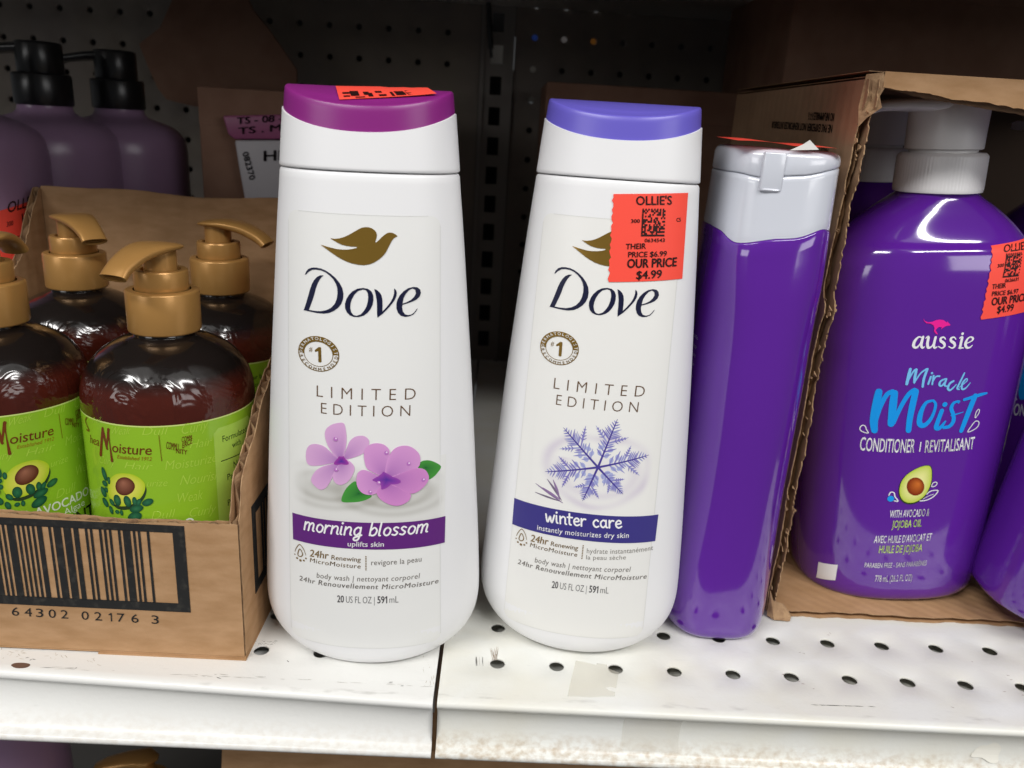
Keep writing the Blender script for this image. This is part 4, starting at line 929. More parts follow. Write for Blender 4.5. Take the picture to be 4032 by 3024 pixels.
    pr.text('& AVOCADO', (-.40, 2.03), (.75, 2.07), (-.40, 2.18), (.82, .84, .74), bold=.02, k=2); pr.text('Sea Algae', (-.1, 1.88), (.62, 1.92), (-.1, 2.0), (.82, .84, .74), k=2); pr.text('INTENSIVE', (.35, 1.62), (1.75, 1.67), (.35, 1.86), lin(20, 40, 20), bold=.02, k=2)
    pu0 = CS.px(Zh((1410, 600)))[0]; pu1 = pu0+.86
    pr.grid(pu0, pu1, .5, 3.66, 10, 3, lin(168, 206, 84), .6, r=.08)
    DKG = lin(24, 52, 22)
    def ctr(body, z, h, wd): pr.text(body, ((pu0+pu1)/2-wd/2, z), ((pu0+pu1)/2+wd/2, z), ((pu0+pu1)/2-wd/2, z+h), DKG, k=2)
    ctr('Formulated', 3.40, .105, .56); ctr('with', 3.24, .10, .2); pr.grid(pu0+.1, pu1-.1, 3.07, 3.085, 6, 1, DKG, 2); ctr('NO', 2.88, .11, .18); ctr('Parabens', 2.71, .105, .46); ctr('NO', 2.42, .11, .18); ctr('Phthalates', 2.25, .105, .5)
    for i in range(16):
        for c0, wl in ((pu1+.08, .9), (pu1+1.1, 1.2), (-3.6, 1.1)): pr.text(random.choice(('our family recipe for hair', 'Turns hair soft and strong', 'with care since 1912', 'honest and natural')), (c0, 3.5-.16*i), (c0+wl, 3.5-.16*i), (c0, 3.5-.16*i+.085), DKG, k=2)
    pr.build('printing', INKG, lab)
    return root
sb0 = amber_bottle()
SLAB = ['amber pump bottle at the front beside the printed carton corner, gold spout turned left', 'amber pump bottle at the front, cut off by the left edge of the photo', 'amber pump bottle in the back row, second from the carton corner, spout over its front', 'amber pump bottle in the back row, its long gold spout pointing right']
SROT = [0, 51, 30, -170]; SPOUT = [-106, 95, -42, -10]
for i, (x, y) in enumerate(SXY):
    o = sb0 if i == 0 else copy_tree(sb0)
    o.location = Vector((x, y, .09 if i == 0 else .06))*S; o.rotation_euler = (0, 0, math.radians(SROT[i])); o['label'] = SLAB[i]
    for ch in o.children:
        if ch.name.startswith('pump'): ch.rotation_euler = (0, 0, math.radians(SPOUT[i]-SROT[i]))

# ------------------------------------------------------------------ right carton
RC = thing('cardboard_box', 'torn open brown carton holding purple pump bottles', 'box', (0, 0, 0))
RX0, RY0 = 5.13, 1.78
edge = pchip([(0.06, 1.85), (.5, 1.92), (1.2, 1.85), (1.9, 1.80), (2.6, 1.88), (4, 1.84), (5.5, 1.84), (6.0, 1.72), (6.3, 1.90), (7.3, 1.84), (8.4, 1.75), (9.0, 1.70), (9.3, 1.55), (9.62, 1.6)])
sp_ = MB(); corrugated(sp_, .06, 9.60, lambda u: -9.0, lambda u: -edge(u), lambda u, v, w_: (RX0+w_*1.15, -v, u), t=.15, jag=.05, jag2=.12, seed=21, du=.05, wave=False)
n = 120; prev = None; rnd = random.Random(4)
for i in range(n+1):
    u = .06+9.5*i/n; c_ = (RX0+.085+.02*math.sin(u*7), 9.0, u), (RX0+.085+.02*math.sin(u*7), edge(u)+.03+.05*rnd.random(), u)
    c_ = (sp_.vert(c_[0]), sp_.vert(c_[1]))
    if prev: sp_.face((prev[0], c_[0], c_[1], prev[1]), 1)
    prev = c_
for i in range(46):
    u = rnd.uniform(.3, 9.3); e_ = edge(u); h = rnd.uniform(.03, .12); x_ = RX0+rnd.choice((.01, .085, .165)); d_ = rnd.uniform(.02, .09)
    q = [(x_, e_+.03, u), (x_+rnd.uniform(-.03, .03), e_-d_, u+h*.4), (x_+rnd.uniform(-.03, .03), e_-d_*.6, u+h*.8), (x_, e_+.03, u+h)]
    f_ = [sp_.vert(p) for p in q]; g_ = [sp_.vert((p[0]+.012, p[1], p[2])) for p in q]
    sp_.face(f_, 1); sp_.face(g_[::-1], 1)
    for k in range(4): m = (k+1) % 4; sp_.face((f_[m], f_[k], g_[k], g_[m]), 1)
rside = sp_.build('side_panel', [CARDD, CARDE], RC)
# stencilled lines on the outer side, upside down
SR = Flat((RX0, 0, 0), (0, 1, 0), (0, 0, -1), (-1, 0, 0), .006); sr = Print(SR); Zt = Z(3000, 150, 1.9516)
def box_line(body, a, b, c): p = [SR.px(Zt(q)) for q in (a, b, c)]; sr.text(body, p[0], p[1], p[2], (1, 1, 1), bold=.03)
box_line('NO INFLAMMABLES F-7-5', (562, 577), (362, 570), (556, 638)); box_line('NE PAS EXPEDIER NOT RENFORCER INTERIEUR', (548, 668), (80, 640), (540, 728)); box_line('MADE FOR RETAIL USE', (515, 850), (300, 815), (512, 880))
sr.build('printed_text', mat('faded_box_ink', lin(34, 26, 22), rough=.8), rside)
fb = MB(); corrugated(fb, RX0+.05, 13.6, lambda u: -9.0, lambda u: -(1.80+.02*math.sin(u*3)+.012*math.sin(u*11)), lambda u, v, w_: (u, -v, .005+w_*.8), t=.15, jag=.03, seed=30, wave=False)
fb.build('bottom_panel', [CARD, CARDE], RC)
# front strip left hanging at the top, folded
tf = MB(); corrugated(tf, 5.36, 13.6, lambda u: 9.72, lambda u: 9.50-.083*(u-5.3)-.0*u, lambda u, v, w_: (u, 1.60+w_*1.0-.10*(9.7-v), v), jag=.03, seed=33, wave=False)
tf.build('front_flap', [CARD, CARDE], RC)
tf2 = MB(); corrugated(tf2, 5.6, 13.6, lambda u: 9.6, lambda u: 9.44+.1*math.exp(-(u-5.5)/.4)-.088*(u-5.3), lambda u, v, w_: (u, 1.77+w_*.6, v), jag=.02, seed=34, wave=False)
tf2.build('front_flap', [CARDD, CARDE], RC)
tpn = MB(); corrugated(tpn, RX0, 13.6, lambda u: -9.0, lambda u: -(1.66), lambda u, v, w_: (u, -v, 9.63+w_*.6), jag=.03, seed=35, wave=False); tpn.build('top_panel', [CARDD, CARDE], RC)
bkp = MB(); bkp.box(RX0+.2, 13.6, 8.9, 9.05, .1, 9.6); bkp.build('back_panel', mat('shaded_kraft_board', (.10, .065, .045), rough=.9), RC)  # near-black tone puts the carton's inner shade into the panel colour
# torn corner: ragged scraps of liner
for pts, nm in (([(5.10, 1.66, 9.66), (5.34, 1.60, 9.70), (5.40, 1.58, 9.52), (5.34, 1.60, 9.36), (5.40, 1.58, 9.20), (5.22, 1.62, 9.05), (5.12, 1.66, 8.90), (5.08, 1.68, 9.2)], 'torn_liner'), ([(5.10, 1.72, .05), (5.2, 1.60, .03), (5.5, 1.58, .03), (5.55, 1.68, .06), (5.4, 1.75, .25), (5.2, 1.78, .3), (5.12, 1.8, .5)], 'torn_liner')):
    tl_ = MB(); f_ = [tl_.vert(p) for p in pts]; g_ = [tl_.vert((p[0]+.02, p[1]+.05, p[2]+.01)) for p in pts]
    tl_.face(f_); tl_.face(g_[::-1])
    for i in range(len(pts)): m = (i+1) % len(pts); tl_.face((f_[m], f_[i], g_[i], g_[m]))
    tl_.build(nm, CARDE, RC)

# ------------------------------------------------------------------ purple pump bottles
AX, AY, ALEAN, AYAW = 7.97, 3.50, math.radians(-3.3), math.radians(0)
AA = pchip([(0, 1.539), (0.05, 1.648), (0.15, 1.722), (0.4, 1.765), (1.5, 1.82), (3.5, 1.92), (5.2, 1.999), (6.0, 2.003), (6.5, 1.929), (6.8, 1.782), (7.0, 1.633), (7.2, 1.446), (7.42, 1.185), (7.6, 0.936), (7.72, 0.74), (7.8, 0.65), (7.9, 0.62)])
AB = pchip([(0, 1.10), (.05, 1.22), (.15, 1.30), (.4, 1.34), (1.5, 1.34), (4, 1.28), (5.8, 1.20), (6.5, 1.15), (6.80, 1.10), (6.9, 1.06), (6.97, .99), (7.1, .92), (7.5, .76), (7.72, .67), (7.80, .63), (7.9, .62)])
def afront(x, z):
    a, b = AA(z), AB(z); q = min(abs(x/a), .9995); return -b*(1-q**2.5)**(1/2.5)
MA = Matrix.Translation((AX, AY, .13)) @ Matrix.Rotation(ALEAN, 4, 'Y'); SA = Surf(MA, afront)
def purple_bottle():
    root = thing('pump_bottle', '', 'bottle', (AX, AY, .13), (0, ALEAN, 0), 'purple pump bottles in the torn carton')
    mb = MB(); mb.loft([ring(AA(z), AB(z), z, 2.5, 112) for z in [0, .02, .05, .09, .15, .25, .4]+[.7+.4*i for i in range(14)]+[6.05+.04*i for i in range(47)]]); mb.build('body', PURPLE, root, angle=60)
    cl = MB(); rr = []
    N = 240
    def rib(r, z, amp): return [((r+amp*math.cos(t*80))*math.cos(t), (r+amp*math.cos(t*80))*math.sin(t), z) for t in (2*math.pi*i/N for i in range(N))]
    rr = [rib(.69, 7.80, 0), rib(.735, 7.81, 0), rib(.745, 7.86, .0), rib(.74, 7.88, .006), rib(.735, 8.41, .006), rib(.73, 8.44, 0), rib(.69, 8.48, 0)]
    cl.loft(rr); cl.build('collar', PUMPW, root, angle=40)
    pm = MB(); lathe(pm, [(.56, 8.40), (.56, 8.53), (.61, 8.53), (.64, 8.55), (.65, 9.20), (.635, 9.30), (.58, 9.36), (.40, 9.38)], 72)
    pmo = pm.build('pump', PUMPW, root, angle=40)
    sp2 = MB(); rings = []
    for x, hw, z0, z1 in ((.5, .40, 9.14, 9.385), (.0, .64, 9.14, 9.39), (-.5, .54, 9.16, 9.39), (-.9, .42, 9.18, 9.38), (-1.25, .33, 9.17, 9.35), (-1.45, .29, 9.12, 9.29), (-1.58, .26, 9.06, 9.23)):
        rings.append([(x, hw*spow(math.cos(t), .6), (z0+z1)/2+(z1-z0)/2*spow(math.sin(t), .6)) for t in (2*math.pi*j/28 for j in range(28))])
    sp2.loft(rings[::-1]); sp2.build('spout', PUMPW, pmo, angle=50)
    pr = Print(SA); W_ = (.82, .82, .84); BLU = lin(24, 150, 232); LBL = lin(120, 192, 238); PNK = lin(236, 36, 150); YG = lin(196, 222, 120)
    q = lambda pts, Zf=Zc: [SA.px(Zf(p)) for p in pts]
    k_ = 1/2.552/FPX*14.2
    def st_(pts, wd, col, k=2, Zf=Zc, closed=False, n=6):
        wd = wd if isinstance(wd, (list, tuple)) else [wd]*len(pts); pr.stroke(q(pts, Zf), [x*k_*(2.552/2.0733 if Zf is Za else 2.552/2.0737 if Zf is Zb else 1) for x in wd], col, k, n=n, closed=closed)
    pr.poly(q([(600, 135), (612, 160), (645, 175), (690, 170), (720, 155), (760, 147), (800, 152), (825, 170), (838, 180), (838, 162), (850, 178), (872, 200), (865, 208), (835, 210), (815, 218), (795, 232), (778, 245), (785, 225), (755, 222), (738, 235), (722, 255), (735, 275), (745, 298), (725, 290), (705, 262), (712, 235), (700, 205), (670, 188), (630, 185), (605, 160)]), PNK, 2)
    # name in slanted serif letters
    st_([(590, 335), (555, 322), (515, 360), (500, 410), (525, 430), (560, 400), (590, 340)], [10, 16, 26, 28, 22, 12, 12], W_); st_([(596, 322), (578, 400), (590, 432), (612, 420)], [24, 26, 20, 8], W_)
    st_([(622, 335), (650, 322), (640, 390), (650, 430), (685, 415), (712, 360)], [8, 24, 26, 26, 14, 12], W_); st_([(722, 325), (705, 400), (712, 432), (738, 420)], [24, 24, 20, 8], W_)
    for dx in (0, 103): st_([(822+dx, 345), (805+dx, 325), (775+dx, 335), (775+dx, 362), (805+dx, 385), (812+dx, 415), (785+dx, 434), (752+dx, 418)], [10, 14, 20, 26, 28, 20, 14, 10], W_)
    st_([(962, 335), (988, 325), (975, 390), (968, 432), (995, 428)], [8, 24, 25, 24, 8], W_); st_([(950, 434), (1000, 434)], 9, W_); pr.disc(q([(993, 290)])[0], 13*k_, 14*k_, W_, 2)
    st_([(1025, 390), (1080, 365), (1098, 340), (1075, 322), (1040, 345), (1022, 395), (1035, 428), (1065, 428), (1092, 405)], [10, 12, 22, 14, 18, 28, 24, 14, 8], W_)
    for P, wd in (([(152, 872), (128, 1000), (103, 1160), (108, 1262)], [66, 78, 76, 62]), ([(125, 1160), (165, 1030), (230, 905), (290, 872)], [36, 42, 46, 52]), ([(310, 885), (295, 1000), (275, 1195)], [66, 76, 68]), ([(300, 1185), (370, 1030), (450, 900), (510, 858)], [40, 44, 46, 54]), ([(522, 870), (492, 1000), (462, 1150), (450, 1262)], [64, 66, 60, 56]),
                  ([(690, 962), (625, 985), (575, 1080), (560, 1185), (600, 1212), (660, 1165), (705, 1080), (722, 1000), (700, 962)], [26, 34, 50, 56, 52, 40, 32, 30, 26]), ([(785, 1062), (752, 1150), (728, 1232), (765, 1235), (820, 1170)], [44, 46, 50, 40, 20]),
                  ([(950, 985), (960, 968), (905, 985), (880, 1040), (900, 1105), (900, 1170), (860, 1220), (805, 1232)], [14, 22, 30, 40, 40, 42, 38, 34]), ([(880, 1110), (940, 1095), (1000, 1076)], [16, 14, 8]), ([(1120, 915), (1080, 1010), (1025, 1150), (980, 1265)], [56, 58, 54, 46]), ([(1010, 952), (1100, 925), (1180, 900), (1236, 886)], [30, 36, 34, 20])): st_(P, wd, BLU)
    pr.disc(q([(815, 1000)])[0], 26*k_, 26*k_, BLU, 2)
    for P, wd in (([(468, 645), (450, 720), (432, 795)], [28, 32, 28]), ([(442, 770), (495, 675), (528, 645)], [14, 17, 18]), ([(530, 650), (515, 720), (508, 780)], [24, 28, 22]), ([(512, 775), (570, 690), (628, 645)], [14, 16, 18]), ([(640, 645), (605, 740), (592, 822)], [24, 26, 22]), ([(675, 722), (648, 795)], [22, 20]), ([(702, 712), (688, 798)], [20, 18]), ([(692, 775), (725, 722), (762, 716)], [12, 16, 18]),
                  ([(822, 742), (775, 765), (760, 802), (785, 812), (828, 755)], [14, 20, 22, 18, 14]), ([(830, 745), (812, 805), (838, 818)], [20, 20, 12]), ([(902, 765), (865, 790), (845, 838), (872, 855), (930, 800)], [20, 22, 24, 20, 10]), ([(1012, 685), (978, 755), (940, 835), (958, 848)], [16, 19, 20, 14]), ([(960, 828), (1035, 765), (1030, 742), (990, 790), (988, 845), (1025, 835), (1070, 782)], [8, 12, 14, 20, 20, 16, 8])): st_(P, wd, LBL)
    pr.disc(q([(686, 686)])[0], 12*k_, 12*k_, LBL, 2)
    st_([(1120, 1135), (1127, 1085), (1150, 1050), (1163, 1062), (1152, 1095)], 8, W_, closed=True); st_([(1045, 1276), (1090, 1205), (1125, 1168), (1156, 1175), (1150, 1215), (1110, 1252)], 9, W_, closed=True); st_([(384, 1212), (402, 1190), (425, 1196), (438, 1225), (452, 1252), (420, 1248), (390, 1232)], 8, W_, Zf=Za, closed=True)
    T = lambda body, a, b, c, Zf, col=W_, **kw: pr.ptext(body, a, b, c, Zf, col, **kw)
    T('CONDITIONER', (380, 1392), (826, 1412), (392, 1286), Za, bold=.012); st_([(871, 1402), (882, 1328)], 8, W_, Zf=Za); T('REVITALISANT', (912, 1412), (1312, 1382), (922, 1314), Za, bold=.012)
    av = [(1350, 68), (1378, 85), (1385, 140), (1378, 210), (1350, 280), (1310, 330), (1250, 365), (1190, 370), (1145, 345), (1122, 290), (1130, 220), (1165, 160), (1220, 115), (1290, 80)]
    cA_ = q([(1255, 230)], Zb)[0]; P_ = catmull(q(av, Zb), 3, True)
    pr.poly([(cA_[0]+(p[0]-cA_[0])*1.05, cA_[1]+(p[1]-cA_[1])*1.05-.012) for p in P_], lin(46, 62, 20), 1.5); pr.blob(P_, cA_, lin(184, 204, 70), lin(238, 234, 160), 2, power=2.2)
    pr.blob([SA.px(Zb((1252+72*math.cos(a), 238+74*math.sin(a)))) for a in (2*math.pi*i/28 for i in range(28))], SA.px(Zb((1275, 215))), lin(120, 36, 10), lin(206, 112, 44), 3)
    st_([(1385, 238), (1395, 210), (1420, 202), (1428, 215), (1412, 235)], 7, W_, Zf=Zb, closed=True); st_([(1290, 355), (1340, 350), (1400, 320), (1436, 272), (1380, 275), (1345, 300)], 9, W_, Zf=Zb)
    st_([(1400, 300), (1350, 320), (1315, 340)], 5, W_, Zf=Zb); st_([(1035, 310), (1050, 285), (1078, 290), (1085, 320), (1110, 357), (1078, 355)], 9, W_, Zf=Zb); pr.disc(SA.px(Zb((1050, 338))), .06, .06, BLU, 2.4)
    T('WITH AVOCADO &', (1040, 492), (1362, 478), (1048, 433), Zb, bold=.014); T('JOJOBA OIL', (1058, 576), (1300, 565), (1067, 518), Zb, YG, bold=.014); T("AVEC HUILE D'AVOCAT ET", (912, 698), (1380, 677), (921, 641), Zb, bold=.014); T('HUILE DE JOJOBA', (952, 781), (1304, 766), (961, 723), Zb, YG, bold=.014)
    T('PARABEN FREE - SANS PARABÈNES', (836, 898), (1342, 880), (841, 860), Zb, bold=.01); T('778 mL (26.2 FL OZ)', (920, 1014), (1222, 1005), (927, 964), Zb, bold=.01)
    pr.build('printing', INKG, root)
    return root
ab0 = purple_bottle(); ab0['label'] = 'purple conditioner pump bottle with an orange price sticker, standing in the torn carton'
ab1 = copy_tree(ab0); ab1.location = Vector((10.95, 2.0, .33))*S; ab1.rotation_euler = (0, math.radians(8.5), math.radians(-6)); ab1['label'] = 'purple pump bottle tipped to the right at the lower right corner of the photo'
ab2 = copy_tree(ab0); ab2.location = Vector((7.85, 6.35, .13))*S; ab2.rotation_euler = (0, math.radians(-2.5), math.radians(3)); ab2['label'] = 'purple pump bottle deep in the carton, in shadow behind the front one with the sticker'
ab3 = copy_tree(ab0); ab3.location = Vector((12.22, 6.0, .13))*S; ab3.rotation_euler = (0, math.radians(-2.5), 0); ab3['label'] = 'purple pump bottle in the shadow at the right edge, behind the tipped one'
ws = Print(SA)      # small white sticker low on the front
c4 = ws.loc([(460, 853), (618, 877), (597, 1003), (440, 978)], Zb); OR_ = OR; OR = (.80, .80, .80); sticker_grid(ws, c4, k=3); OR = OR_
ws.build('white_sticker', INK, ab0)
ps = Print(SA); tl_, bl_ = SA.px((3899.5, 966.7)), SA.px((3860, 1258)); dx = (1.0, .10)
sticker_grid(ps, [tl_, (tl_[0]+dx[0], tl_[1]+dx[1]), (bl_[0]+dx[0], bl_[1]+dx[1]), bl_], notch=1)
pt(ps, [("OLLIE'S", (2067, 1314), (2232, 1290), (2075, 1266), .012), ('300', (2030, 1415), (2074, 1408), (2034, 1393), .01), ('0626631', (2080, 1512), (2168, 1500), (2084, 1490), .01), ('THEIR', (1996, 1555), (2086, 1545), (2000, 1524), .012)], Zd)
pt(ps, [('PRICE $6.97', (1456, 134), (1672, 110), (1461, 98), .012), ('OUR PRICE', (1452, 211), (1735, 168), (1459, 150), .02), ('$4.99', (1498, 274), (1632, 252), (1505, 218), .014)], Za)
dot_code(ps, [(2090, 1322), (2195, 1312), (2170, 1470), (2066, 1480)], Zd, seed=8)
ps.build('price_sticker', STICK, ab0)

# ------------------------------------------------------------------ goods at the back
def back_box(label, x0, x1, y0, y1, z0, z1, m, rot=0, group='brown cartons at the back of the shelf'):
    cx, cy = (x0+x1)/2, (y0+y1)/2; root = thing('cardboard_box', label, 'box', (cx, cy, z0), (0, 0, math.radians(rot)), group)
    b_ = MB(); b_.box(x0-cx, x1-cx, y0-cy, y1-cy, 0, z1-z0); b_.build('body', m, root, bevel=.06)
    t_ = MB(); t_.box(x0-cx+.02, x1-cx-.02, y0-cy-.012, y0-cy-.004, (z1-z0)-.9, (z1-z0)-.02); t_.build('flap', m, root)
    return root
def bb_px(label, l, r, top, y0, dep, m, z0=0, rot=0):
    """carton whose front face spans the photo columns l..r (overview pixels) at depth y0"""
    a = on_plane(*Zo((l, top)), 1, y0); b = on_plane(*Zo((r, top)), 1, y0); return back_box(label, a.x, b.x, y0, y0+dep, z0, (a.z+b.z)/2, m, rot)
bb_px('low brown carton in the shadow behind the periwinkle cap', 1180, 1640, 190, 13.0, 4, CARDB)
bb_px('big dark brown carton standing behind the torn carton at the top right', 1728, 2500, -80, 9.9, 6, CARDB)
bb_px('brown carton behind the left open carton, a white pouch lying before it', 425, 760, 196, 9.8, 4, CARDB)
# torn sheet of cardboard leaning on the panel
tornP = [(300, 95), (345, 60), (372, 0), (520, -40), (545, 20), (585, 70), (640, 150), (640, 230), (420, 230), (360, 215), (340, 190), (318, 140)]
y0 = 15.5; tc_ = MB(); pts = [on_plane(*Zo(p), 1, y0) for p in tornP]; f_ = [tc_.vert(p) for p in pts]; g_ = [tc_.vert((p.x, p.y+.15, p.z)) for p in pts]
tc_.face(f_[::-1]); tc_.face(g_)
for i in range(len(pts)): m = (i+1) % len(pts); tc_.face((f_[i], f_[m], g_[m], g_[i]))
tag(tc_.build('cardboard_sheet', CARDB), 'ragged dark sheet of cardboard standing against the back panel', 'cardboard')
# white and pink pouch
pw = thing('pouch', 'white pouch with a pink top leaning by the brown carton, printed in black', 'pouch')
y0 = 9.45; H = lambda p: on_plane(*Zo(p), 1, y0)
def slab(pts, m, nm, parent, th=.35, yoff=0):
    q = [H(p) for p in pts]; b_ = MB(); a = [b_.vert((v.x, v.y+yoff, v.z)) for v in q]; c = [b_.vert((v.x, v.y+yoff+th, v.z)) for v in q]
    b_.face(a[::-1]); b_.face(c)
    for i in range(len(q)): m2 = (i+1) % len(q); b_.face((a[i], a[m2], c[m2], c[i]))
    return b_.build(nm, m, parent, bevel=.05)
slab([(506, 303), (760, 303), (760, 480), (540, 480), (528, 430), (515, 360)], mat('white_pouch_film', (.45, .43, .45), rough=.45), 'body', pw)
slab([(480, 250), (760, 244), (760, 301), (506, 301), (492, 290)], mat('pink_pouch_film', lin(150, 78, 118), rough=.45), 'top_strip', pw)
PF = Flat((0, y0, 0), (1, 0, 0), (0, 0, 1), (0, -1, 0), .02); pp = Print(PF)
for body, a, b, c in (('TS - 08 -', (512, 268), (610, 262), (512, 254)), ('TS . M', (515, 290), (608, 282), (515, 276)), ('HB', (570, 348), (625, 345), (570, 326))): pp.ptext(body, a, b, c, Zo, lin(50, 30, 44), bold=.02)
pp.text('082370', PF.px(Zo((524, 330))), PF.px(Zo((540, 390))), PF.px(Zo((536, 326))), lin(60, 58, 62), bold=.02)
pp.build('printing', INK, pw)

# lilac pump bottles behind the left carton
def lilac_bottle():
    root = thing('pump_bottle', '', 'bottle', (0, 0, 0), group='lilac pump bottles behind the left carton')
    mb = MB(); pf = pchip([(0, 1.45), (.1, 1.6), (.3, 1.65), (7.3, 1.65), (7.65, 1.60), (7.9, 1.42), (8.08, 1.1), (8.18, .75), (8.3, .62), (8.45, .6)])
    lathe(mb, [(pf(z), z) for z in [0, .05, .1, .2, .3]+[1+.6*i for i in range(10)]+[7.0+.075*i for i in range(20)]], 64); mb.build('body', LILAC, root, angle=60)
    c_ = MB(); lathe(c_, rprof(.66, 8.40, 9.14, .05), 48); c_.build('collar', BLACKP, root, angle=50)
    p_ = MB(); lathe(p_, rprof(.52, 9.10, 9.86, .07), 48); po_ = p_.build('pump', BLACKP, root, angle=50)
    s_ = MB(); rings = [[(x, h*spow(math.cos(t), .7), z+d*spow(math.sin(t), .7)) for t in (2*math.pi*j/20 for j in range(20))] for x, h, z, d in ((.2, .4, 9.72, .12), (.7, .32, 9.68, .12), (1.2, .24, 9.6, .10), (1.55, .2, 9.45, .09))]
    s_.loft(rings); s_.build('spout', BLACKP, po_, angle=50)
    return root
lb0 = lilac_bottle()
LPOS = [((-12.2, 6.95), 170, 'lilac pump bottle at the left edge wearing an orange price sticker'), ((-11.75, 9.6), 185, 'lilac pump bottle in shadow, second from the left edge, black pump highest'), ((-10.75, 11.4), 186, 'lilac pump bottle in shadow, nearest the brown carton, farthest back')]
for i, ((x, y), rz, lb) in enumerate(LPOS):
    o = lb0 if i == 0 else copy_tree(lb0); o.location = Vector((x, y, 0))*S; o.rotation_euler = (0, 0, math.radians(rz)); o['label'] = lb
ML = Matrix.Translation((LPOS[0][0][0], LPOS[0][0][1], 0)) @ Matrix.Rotation(math.radians(170), 4, 'Z'); CL = Cyl(ML, 1.65)
ls = Print(CL)
cc = ls.loc([(-60, 470), (83, 425), (70, 600), (-70, 600)], Zo); sticker_grid(ls, cc, k=1)
for body, a, b, c in (("OLLIE'S", (15, 460), (82, 438), (17, 437)), ('300', (14, 490), (28, 486), (14, 480)), ('THEIR', (20, 528), (50, 517), (21, 516))): ls.ptext(body, a, b, c, Zo, BK, bold=.02, k=3)
dot_code(ls, [(46, 462), (84, 452), (84, 498), (50, 510)], Zo, k=3, seed=5)
ls.build('price_sticker', STICK, lb0)

# ------------------------------------------------------------------ the shelf below
def low_box(label, pts, y0, dep, m):
    q = [on_plane(*Zo(p), 1, y0) for p in pts]; b_ = MB(); a = [b_.vert(v) for v in q]; c = [b_.vert((v.x, v.y+dep, v.z)) for v in q]
    b_.face(a[::-1]); b_.face(c)
    for i in range(len(q)): m2 = (i+1) % len(q); b_.face((a[i], a[m2], c[m2], c[i]))
    return b_
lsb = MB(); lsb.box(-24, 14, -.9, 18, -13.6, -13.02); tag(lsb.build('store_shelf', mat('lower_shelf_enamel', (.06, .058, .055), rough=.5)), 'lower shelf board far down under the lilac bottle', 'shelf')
b_ = low_box('', [(478, 1612), (1500, 1640), (1500, 1900), (420, 1900)], 1.6, 4, CARD)
b_.v = [(x, y, z if z > -4.6 else -13.0) for x, y, z in b_.v]
tag(b_.build('cardboard_box', CARD, bevel=.05), 'brown carton on the shelf below, under the front lip', 'box')
_p = on_plane(*Zo((132, 1640)), 1, 4.6)
lo = thing('pump_bottle', 'lilac bottle on the shelf below, at the lower left corner', 'bottle', (_p.x-1.6, 4.6, -13.0))
mb = MB(); lathe(mb, [(1.4, 0), (1.6, .2), (1.6, 8.2), (1.55, 8.7), (1.35, 9.1), (.9, 9.35), (.7, 9.6)], 48); mb.build('body', LILAC, lo, angle=60)
_p = on_plane(*Zo((268, 1636)), 1, 5.2)
lo2 = thing('pump_bottle', 'dark amber bottle on the shelf below with a tan spout under the front lip', 'bottle', (_p.x+.5, 5.2, _p.z-6.30), (0, 0, math.radians(-172)))
mb = MB(); lathe(mb, [(1.3, -13.0-_p.z+6.30), (1.36, -12.8-_p.z+6.30), (1.36, 4.0), (1.2, 4.5), (.8, 4.8), (.5, 5.0)], 48); mb.build('body', AMBER, lo2, angle=60)
mb = MB(); lathe(mb, rprof(.58, 4.9, 5.6, .04), 40); mb.build('collar', GOLDP, lo2, angle=50)
mb = MB(); rings = [[(x, h*math.cos(t), z+d*math.sin(t)) for t in (2*math.pi*j/20 for j in range(20))] for x, h, z, d in ((-.35, .1, 6.3, .05), (-.1, .34, 6.32, .12), (.4, .27, 6.3, .13), (.9, .22, 6.2, .12), (1.2, .2, 6.05, .1))]
mb.loft(rings); lathe(mb, [(.26, 5.6), (.25, 6.3)], 32); mb.build('pump', GOLDP, lo2, angle=50)

# rubbed paint, scratches and a rust spot on the two shelf sections
wm = Print(Flat((0, 0, 0), (1, 0, 0), (0, 1, 0), (0, 0, 1), .003)); RUST = lin(104, 78, 66); SCR = lin(168, 156, 132); DK = lin(110, 108, 104)
Zl = Z(0, 2362, 1.0972)
wm.poly(wm.loc(catmull([(48, 284), (62, 274), (95, 272), (125, 276), (130, 284), (110, 294), (70, 295)], 3, True), Zl), RUST, 0)
rnd = random.Random(11)
def scratch(a, b, w_, col, Zf): p = wm.loc([a, b], Zf); m_ = ((p[0][0]+p[1][0])/2+rnd.uniform(-.01, .01), (p[0][1]+p[1][1])/2); wm.stroke([p[0], m_, p[1]], [w_*.3, w_, w_*.3], col, 0, n=3, cap=False)
for i in range(26): x = rnd.uniform(0, 420); y = rnd.uniform(205, 250)+x*.07; scratch((x, y), (x+rnd.uniform(-18, 26), y+rnd.uniform(-14, 14)), .007, mix(SCR, (.7, .68, .62), rnd.random()*.7), Zl)
for i in range(14): x = rnd.uniform(1815, 1880); y = rnd.uniform(240, 370); scratch((x, y), (x+rnd.uniform(-6, 6), y+rnd.uniform(-22, 22)), .007, mix(SCR, (.7, .68, .62), rnd.random()*.6), Zl)
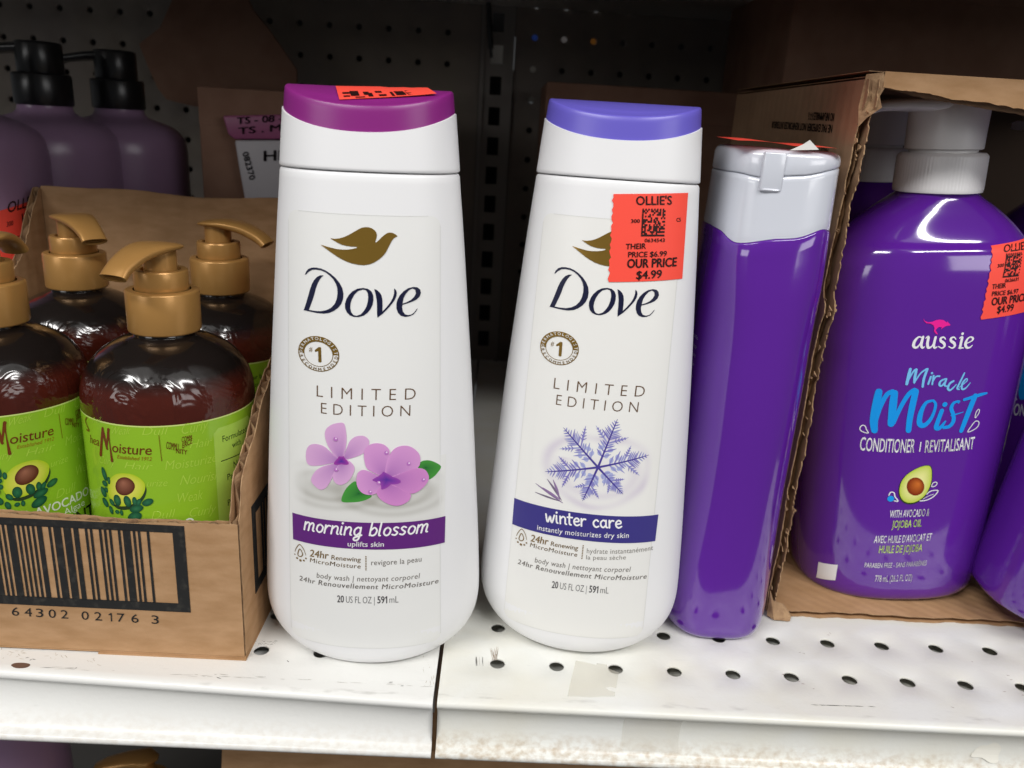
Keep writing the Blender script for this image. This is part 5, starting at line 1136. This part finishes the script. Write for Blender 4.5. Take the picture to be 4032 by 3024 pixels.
for i in range(30): x = rnd.uniform(1080, 1180)+(0 if i % 2 else rnd.uniform(0, 30)); y = rnd.uniform(176, 194); scratch((x, y), (x+rnd.uniform(-10, 16), y+rnd.uniform(-3, 3)), .010, mix(DK, (.6, .58, .52), rnd.random()*.7), Zl)
for x, y in ((110, 252), (128, 262), (140, 256), (323, 296), (936, 334), (1240, 262), (1680, 357), (1730, 372)): scratch((x, y), (x+rnd.uniform(8, 20), y+rnd.uniform(-6, 8)), .016, DK, Zl)
for i in range(38): x = rnd.uniform(150, 1850); y = 290+(x-150)*.0525+rnd.uniform(-5, 5)-(6 if x > 900 else 0); scratch((x, y), (x+rnd.uniform(10, 60), y+rnd.uniform(-1, 4)), .009, mix(DK, (.62, .60, .55), .5+.45*rnd.random()), Zl)
wm.build('worn_paint', INK, sh_l)['kind'] = 'stuff'
wm = Print(Flat((0, 0, 0), (1, 0, 0), (0, 1, 0), (0, 0, 1), .003)); Zr = Z(2016, 2362, 1.0972)
for i in range(10): x = 130+rnd.uniform(-18, 18)+1940*0; scratch((2125+rnd.uniform(-12, 30), 205+rnd.uniform(-20, 20)), (2135+rnd.uniform(-10, 12), 262), .008, mix(lin(150, 110, 80), (.6, .55, .45), rnd.random()), Zl)
for i in range(8): x = 2052+rnd.uniform(0, 34); scratch((x, 246), (x+2, 286), .009, mix(lin(140, 140, 140), (.6, .58, .52), rnd.random()), Zl)
for i in range(40): x = rnd.uniform(1270, 1545); scratch((x, 452+(x-1270)*.03), (x+rnd.uniform(5, 40), 455+(x-1270)*.03), .009, mix(DK, (.6, .58, .52), rnd.random()), Zr)
for x, y in ((1360, 150), (1370, 142), (1240, 228), (1255, 230), (1165, 322), (1238, 350), (1250, 362), (2150, 345), (2135, 325), (1985, 265), (2120, 397), (2200, 412), (1300, 385), (1895, 462)): scratch((x, y), (x+rnd.uniform(6, 16), y+rnd.uniform(-2, 6)), .010, lin(150, 128, 116), Zr)
wm.build('worn_paint', INK, sh_r)['kind'] = 'stuff'

bpy.data.objects.remove(_fo, do_unlink=True)
